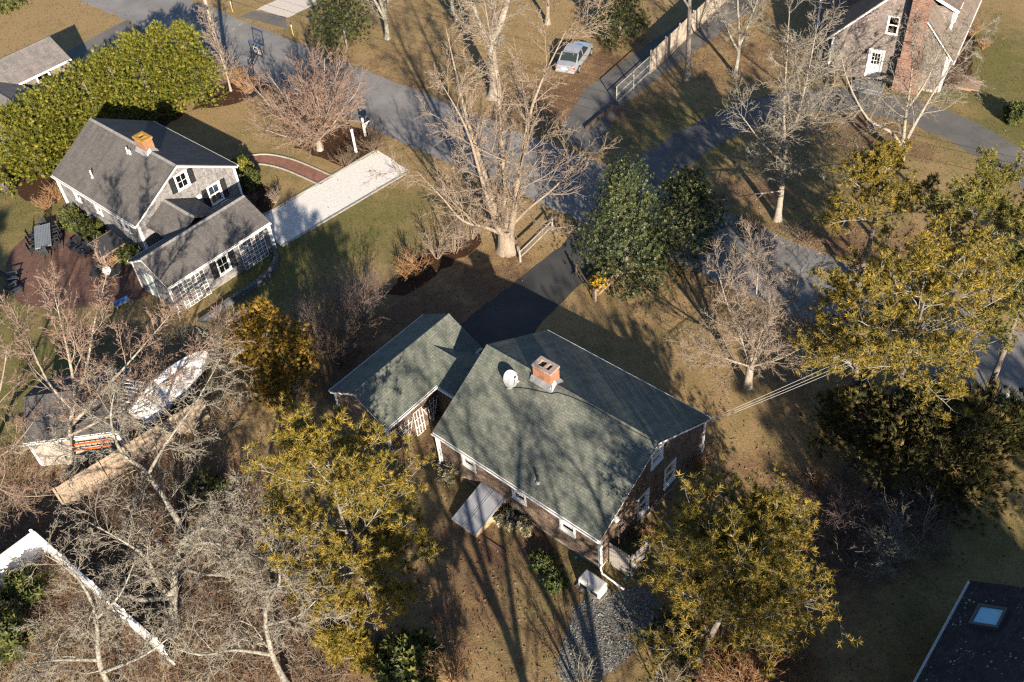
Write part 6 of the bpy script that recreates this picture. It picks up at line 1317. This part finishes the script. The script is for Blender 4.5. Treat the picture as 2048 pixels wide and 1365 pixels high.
plume_tree(px(1355, 1315), 1.9, 1.5, 'olive evergreen shrub under the broad pine at the bottom edge', 93, yew, 1200, 'evergreen_shrub', 'shrub', size=.3, plumes=40, prof=flatp)
plume_tree(px(12, 1290), 1.8, 1.4, 'green shrub in the bottom left corner inside the white fence', 94, boxw, 1100, 'evergreen_shrub', 'shrub', size=.26, plumes=40, shape='leaf', prof=flatp)
plume_tree(px(60, 1190), 1.3, .9, 'green shrub against the white fence corner', 95, boxw, 600, 'evergreen_shrub', 'shrub', size=.24, plumes=26, shape='leaf', prof=flatp)
plume_tree(px(425, 1010), 1.8, 1.2, 'green shrub under the gnarled oak beside the pine', 96, cedar_g, 700, 'evergreen_shrub', 'shrub', size=.3, plumes=28, prof=flatp)
plume_tree(px(815, 1345), 1.6, 1.3, 'shaded green shrub at the bottom edge beside the orange-tipped bush', 97, boxw, 900, 'evergreen_shrub', 'shrub', size=.26, plumes=34, shape='leaf', prof=flatp)
ivy = leaf_mat('ground_ivy', [(.15, (.02, .035, .012)), (.5, (.06, .08, .025)), (.85, (.13, .15, .045))], .1, .5)
for i, (x, y, r, lb) in enumerate(((1085, 1130, .55, 'low green plant in the near yard, left of the generator'), (1112, 1165, .6, 'low green plant in the near yard, nearest the generator'))):
    plume_tree(px(x, y), .35, r, lb, 100 + i, ivy, 320, 'ground_plant', 'plant', 'low green plants in the near yard', size=.16, plumes=18, shape='leaf', prof=flatp, trunkr=.02)
vari = leaf_mat('variegated_leaf', [(.15, (.06, .06, .03)), (.5, (.22, .20, .12)), (.85, (.42, .38, .26))], .1, .6)
for i, (x, y, r, lb) in enumerate(((905, 948, .8, 'pale variegated shrub at the house corner beside the bulkhead'), (1018, 1045, .6, 'pale variegated shrub against the house wall right of the bulkhead'), (1046, 1062, .5, 'small pale variegated shrub under the middle rear window'))):
    plume_tree(px(x, y), .6, r, lb, 104 + i, vari, 420, 'variegated_shrub', 'shrub', 'pale shrubs along the house wall', size=.13, plumes=22, shape='leaf', prof=flatp, trunkr=.02)
yl = leaf_mat('yellow_leaf', [(.1, (.30, .17, .01)), (.5, (.55, .33, .015)), (.9, (.62, .44, .04))], .2, .6)
plume_tree(px(1196, 580), .8, .6, 'bright yellow-leaved shrub by the tan split-rail fence', 108, yl, 420, 'yellow_shrub', 'shrub', size=.13, plumes=20, shape='leaf', prof=flatp, trunkr=.03)

# leafless shrubs
S_ = shrub
S_((-9.0, 43.4, 0), 3.4, 2.1, 'purple-brown bare shrub in front of the brown garage, sunlit at its right end', 111, 16, 'purple', 10, 6, group='purple bare shrubs', n4=2)
S_((-11.3, 42.4, 0), 3.2, 2.1, 'purple-brown bare shrub beside the bronze arborvitae', 112, 16, 'purple', 10, 6, group='purple bare shrubs', n4=2)
S_((-9.8, 40.3, 0), 3.0, 1.8, 'purple-brown bare shrub nearest the brown garage roof', 113, 14, 'brown', 10, 6, group='purple bare shrubs', n4=2)
S_(px(815, 556), 1.2, .7, 'small rusty bare shrub at the near end of the mulch row', 114, 14, 'orange', 10, 6, group='bare shrubs in the mulch row')
S_(px(842, 548), 1.7, .9, 'rusty bare shrub second in the mulch row', 115, 12, 'orange', 10, 6, group='bare shrubs in the mulch row')
S_(px(874, 518), 2.2, 1.1, 'tan bare shrub third in the mulch row', 116, 10, 'tan', 10, 6, group='bare shrubs in the mulch row')
S_(px(908, 505), 2.6, 1.3, 'pale bare shrub fourth in the mulch row', 117, 10, 'tan', 10, 7, group='bare shrubs in the mulch row')
S_(px(940, 478), 3.0, 1.4, 'tallest pale bare shrub at the road end of the mulch row', 118, 10, 'tan', 10, 7, group='bare shrubs in the mulch row')
S_(px(1398, 940), 1.1, .9, 'rusty bare shrub at the rear corner of the gable wall', 119, 22, 'orange', 8, 5)
S_(px(1278, 1075), 1.0, .7, 'rusty bare shrub against the gable wall behind the pine', 120, 18, 'orange', 8, 5)
S_(px(1632, 975), 1.5, .5, 'upright red-stemmed shrub in the shade right of the pine', 121, 20, 'orange', 3, 0, ang=.15)
S_(px(1795, 1115), 2.6, 2.3, 'grey bare tangle of a shrub in deep shade right of the broad pine', 122, 18, 'grey', 9, 6, ang=.75, wob=.26, n4=2)
S_(px(1700, 1060), 1.7, 1.9, 'purple-grey bare shrub in shade between the pine and the tangle', 123, 18, 'purple', 9, 6, ang=.8, wob=.2, n4=2)
S_(px(1845, 1060), 1.9, 1.5, 'dark bare shrub in shade below the big yew', 124, 16, 'purple', 9, 5, ang=.7, wob=.2)
S_(px(1490, 1365), 1.5, 2.0, 'rust-brown bare bush at the bottom edge under the broad pine', 125, 30, 'orange', 10, 6, ang=.75, wob=.2)
S_(px(905, 1362), 2.2, 1.0, 'orange-tipped bush at the bottom edge of the dark yard', 126, 16, 'orange', 9, 6, ang=.35)
S_(px(1165, 1395), 3.0, 1.7, 'bare sapling tips rising over the gravel at the bottom edge', 127, 9, 'grey', 7, 5, ang=.4)
S_(px(1330, 1400), 2.8, 1.5, 'bare sapling at the bottom edge below the olive shrub', 128, 8, 'grey', 7, 5, ang=.4)
S_(px(95, 418), 1.0, .95, 'rust-tan grassy bush at the left end of the grey house', 129, 34, 'orange', 6, 3, ang=.5)
S_(px(118, 398), 1.2, .9, 'tan feathery bush against the end wall of the grey house', 130, 34, 'orange', 6, 3, ang=.4)
S_(px(478, 172), 1.6, .9, 'tan ornamental grass clump beside the slender tree', 131, 60, 'orange', 4, 0, ang=.35)
S_(px(500, 190), 1.5, .9, 'tan ornamental grass clump nearer the basketball hoop', 132, 60, 'orange', 4, 0, ang=.35)
S_(px(508, 412), .8, .6, 'brown dried hydrangea nearest the grey garage roof', 133, 26, 'brown', 7, 4, ang=.4)
S_(px(551, 405), .9, .65, 'brown dried hydrangea beside the shell driveway', 134, 30, 'tan', 7, 4, ang=.4)
S_(px(1938, 70), 1.0, .8, 'tan shrub in the bed along the right wall of the tall house', 135, 30, 'orange', 6, 3)
S_(px(1965, 98), .7, .55, 'small tan shrub in the bed beside the brick step', 136, 26, 'orange', 6, 3)
S_(px(1905, 178), 1.5, 1.1, 'bare twiggy shrub at the near right corner of the tall house', 137, 16, 'brown', 9, 5)
S_(px(1660, 170), 1.4, 1.0, 'bare twiggy shrub at the near left corner of the tall house', 138, 16, 'brown', 9, 5)
S_(px(690, 330), .9, 1.2, 'low brown twiggy shrub in mulch beside the white post', 139, 22, 'brown', 8, 5, ang=.75)
S_(px(745, 300), 1.3, 1.5, 'brown twiggy shrub in mulch at the road end of the shell driveway', 140, 22, 'brown', 9, 5, ang=.75)
S_(px(1500, 470), 1.0, 1.4, 'brown twiggy brush along the road verge, beyond the round-crowned tree', 141, 22, 'brown', 8, 5, ang=.8)
S_(px(1610, 480), .9, 1.5, 'brown twiggy brush along the road verge by the pale trunk', 142, 22, 'brown', 8, 5, ang=.8)

# brush that nobody could count, lower left and lower right
def brush(name, label, polys, n, seed, tw, hmax=1.9, m=None):
    rs = np.random.RandomState(seed); lo = np.array(polys).min(0); hi = np.array(polys).max(0); q = rs.uniform(lo, hi, (n * 4, 2)); q = q[inside(polys, q[:, 0], q[:, 1])][:n]; N = len(q)
    s = np.concatenate([q, np.zeros((N, 1))], 1); d = rs.normal(0, .6, (N, 3)); d[:, 2] = rs.uniform(.35, 1.1, N); L = rs.uniform(.6, hmax, N)
    P, Rr = grow(rs, s, d, L, rs.uniform(.006, .014, N), np.full(N, .005), 4, .26, -.12); P[..., 2] = np.maximum(P[..., 2], .03); parts = [tubes(P, Rr, 3, True)]
    s, d, L2, r = spawn(rs, P, Rr, L, 4, .2, 1, .7, .3, .4); P, Rr = grow(rs, s, d, np.maximum(L2, .15), np.full(len(s), .006), np.full(len(s), .004), 1, .25, -.02); P[..., 2] = np.maximum(P[..., 2], .02); parts.append(tubes(P, Rr, 3, True)); V, F = merge(parts)
    tag(np_mesh(name, V, F, twig[tw]), label, 'brush', kind='stuff')
P2 = lambda *a: [tuple(px(x, y)[:2]) for x, y in a]
brush('bramble_thicket', 'tangled bare brambles filling the lower left wood', P2((-40, 900), (130, 930), (420, 880), (520, 960), (600, 1100), (700, 1250), (720, 1400), (-60, 1400)), 2600, 201, 'red')
brush('bramble_undergrowth', 'brown dead stalks under the lower left oaks', P2((-40, 1000), (420, 960), (620, 1180), (680, 1400), (-60, 1400)), 2000, 202, 'grey', 1.8)
brush('shade_brush', 'dark bare brush in the shaded lower right', P2((1560, 980), (1720, 940), (1900, 1020), (1900, 1120), (1750, 1200), (1620, 1180)), 900, 203, 'purple', 1.3)
brush('verge_brush', 'low brush below the broad pine at the bottom edge', P2((1400, 1290), (1620, 1280), (1640, 1400), (1380, 1400)), 700, 204, 'orange', 1.1)
brush('arbor_brush', 'bare twiggy growth around the boat and grey garage', P2((180, 640), (360, 660), (440, 700), (520, 800), (440, 900), (330, 800), (180, 720)), 800, 205, 'tan', 2.0)

# trees added outside the frame, toward the sun, to shade the yard and roofs
for i, (x, y, h, lb) in enumerate(((1.6, 6.5, 15.0, 'first'), (5.2, 4.0, 16.5, 'second'), (8.6, 7.0, 14.5, 'third'), (12.0, 5.0, 15.0, 'fourth'))):
    q = random.Random(70 + i); w_ = lambda s: q.uniform(-s, s)
    bare_tree((x, y, 0), 'tall bare tree outside the frame toward the sun, %s of four from the left' % lb, 300 + i, [([(0, 0, 0), (w_(.3), 0, 4), (w_(.9), .2, 8), (w_(1.2), .3, 11.5), (w_(1.5), .3, h)], .27, .03), ([(0, .1, 5 + i * .6), (1.2, .3, 8.5), (1.7 + w_(.5), .4, 11), (3.0, .3, h * .9)], .16, .02), ([(0, .1, 6), (-1.4, -.2, 9), (-1.8 + w_(.5), .2, 11.5), (-3.2, -.2, h * .92)], .17, .02), ([(w_(.3), .1, 7.5), (.6, -.6, 10.5), (1.0 + w_(.6), -1, h)], .13, .02)], std(1.5, 3.0, .8, 7, 4, 0, wob=.15), 'tan', 'tan', rmin=.013, group='trees toward the sun')
for i, (x, y, h, R) in enumerate(((20.0, 5, 12.0, 4.0), (25.0, 3, 13.5, 4.2), (30.5, 6, 13, 4), (-3.5, 11.5, 9.5, 3.2), (37, 14, 12, 4), (-29.5, 26.5, 11, 3.4), (-34, 34, 10, 3.2), (-38, 43, 9, 3))):
    pine((x, y, 0), [(0, 0, 0), (.1, 0, h * .4), (0, .1, h * .75), (0, 0, h)], 'dense pine outside the frame toward the sun, number %s from the left' % ['five', 'six', 'seven', 'four', 'eight', 'three', 'two', 'one'][i], 310 + i, 34, R, pine_leaf2, t0=.22, nb=7, nt=3, ntuft=1, tsize=.65, r0=.22, group='trees toward the sun')

# fallen leaves and grass tufts
def scatter(name, label, n, seed, m, test, size, flat, shape):
    rs = np.random.RandomState(seed); q = np.stack([rs.uniform(-45, 42, n), rs.uniform(18, 92, n)], 1); w = test(q[:, 0], q[:, 1]); q = q[rs.uniform(0, 1, n) < w]; N = len(q); p = np.concatenate([q, np.full((N, 1), .022)], 1)
    d = rs.normal(0, flat, (N, 3)); d[:, 2] = 1; v, f = shape(rs); V, F, t = stamp(rs, v, f, p, size * rs.uniform(.5, 1.3, N), d); tag(np_mesh(name, V, F, m, None, t), label, kind='stuff')
def avoid(X, Y):
    r = np.ones(X.shape); nn = X * ST_N.x + Y * ST_N.y; r[(nn > 40.7) & (nn < 46.8)] *= .02
    for o in COL.objects:
        if o.get('kind') == 'structure' and o.name.split('.')[0] in ('driveway', 'shell_driveway', 'patio', 'brick_walk', 'corner_house_driveway', 'fence_driveway', 'opposite_driveway', 'behind_hedge_driveway'):
            pts = [(v.co.x, v.co.y) for v in o.data.vertices][::3]; r[inside(pts, X, Y)] *= .04
    return r
dead = leaf_mat('dead_leaves', [(.1, (.05, .03, .018)), (.4, (.14, .08, .045)), (.7, (.25, .15, .09)), (.95, (.38, .27, .19))], .1, .8)
leafv = lambda rs: (np.array([[-.5, 0, 0], [0, -.3, .1], [.5, 0, .05], [0, .3, .12]]), np.array([[0, 1, 2], [0, 2, 3]]))
scatter('fallen_leaves', 'brown fallen leaves scattered over lawns and beds', 150000, 401, dead, lambda X, Y: np.clip((.03 + .75 * cover(LITTER, X, Y)) * avoid(X, Y) + .55 * np.exp(-np.abs(X * ST_N.x + Y * ST_N.y - 40.55) / .35) + .55 * np.exp(-np.abs(X * ST_N.x + Y * ST_N.y - 46.95) / .4), 0, 1), .13, .4, leafv)
blade = leaf_mat('dry_grass', [(.1, (.035, .035, .012)), (.4, (.10, .085, .03)), (.7, (.19, .145, .06)), (.95, (.30, .23, .12))], .2, .8)
scatter('grass_tufts', 'short winter grass tufts over the lawns', 60000, 402, blade, lambda X, Y: np.clip(.75 - .5 * cover(LITTER, X, Y), 0, 1) * avoid(X, Y), .10, .25, lambda rs: tuft_shape(rs, 3, .3, up=.5))

octa = (np.array([[.5, 0, .1], [0, .45, .12], [-.5, 0, .1], [0, -.45, .12], [0, 0, .4]]), np.array([[0, 1, 4], [1, 2, 4], [2, 3, 4], [3, 0, 4]]))
gp = [(v.co.x, v.co.y) for v in bpy.data.objects['gravel_patch'].data.vertices]
pebble = leaf_mat('pebbles', [(.1, (.06, .06, .058)), (.5, (.17, .17, .165)), (.9, (.40, .395, .38))], 0, .8)
scatter('gravel_stones', 'loose grey stones of the gravel patch by the generator', 700000, 403, pebble, lambda X, Y: inside(gp, X, Y) * .9, .065, .5, lambda rs: octa)
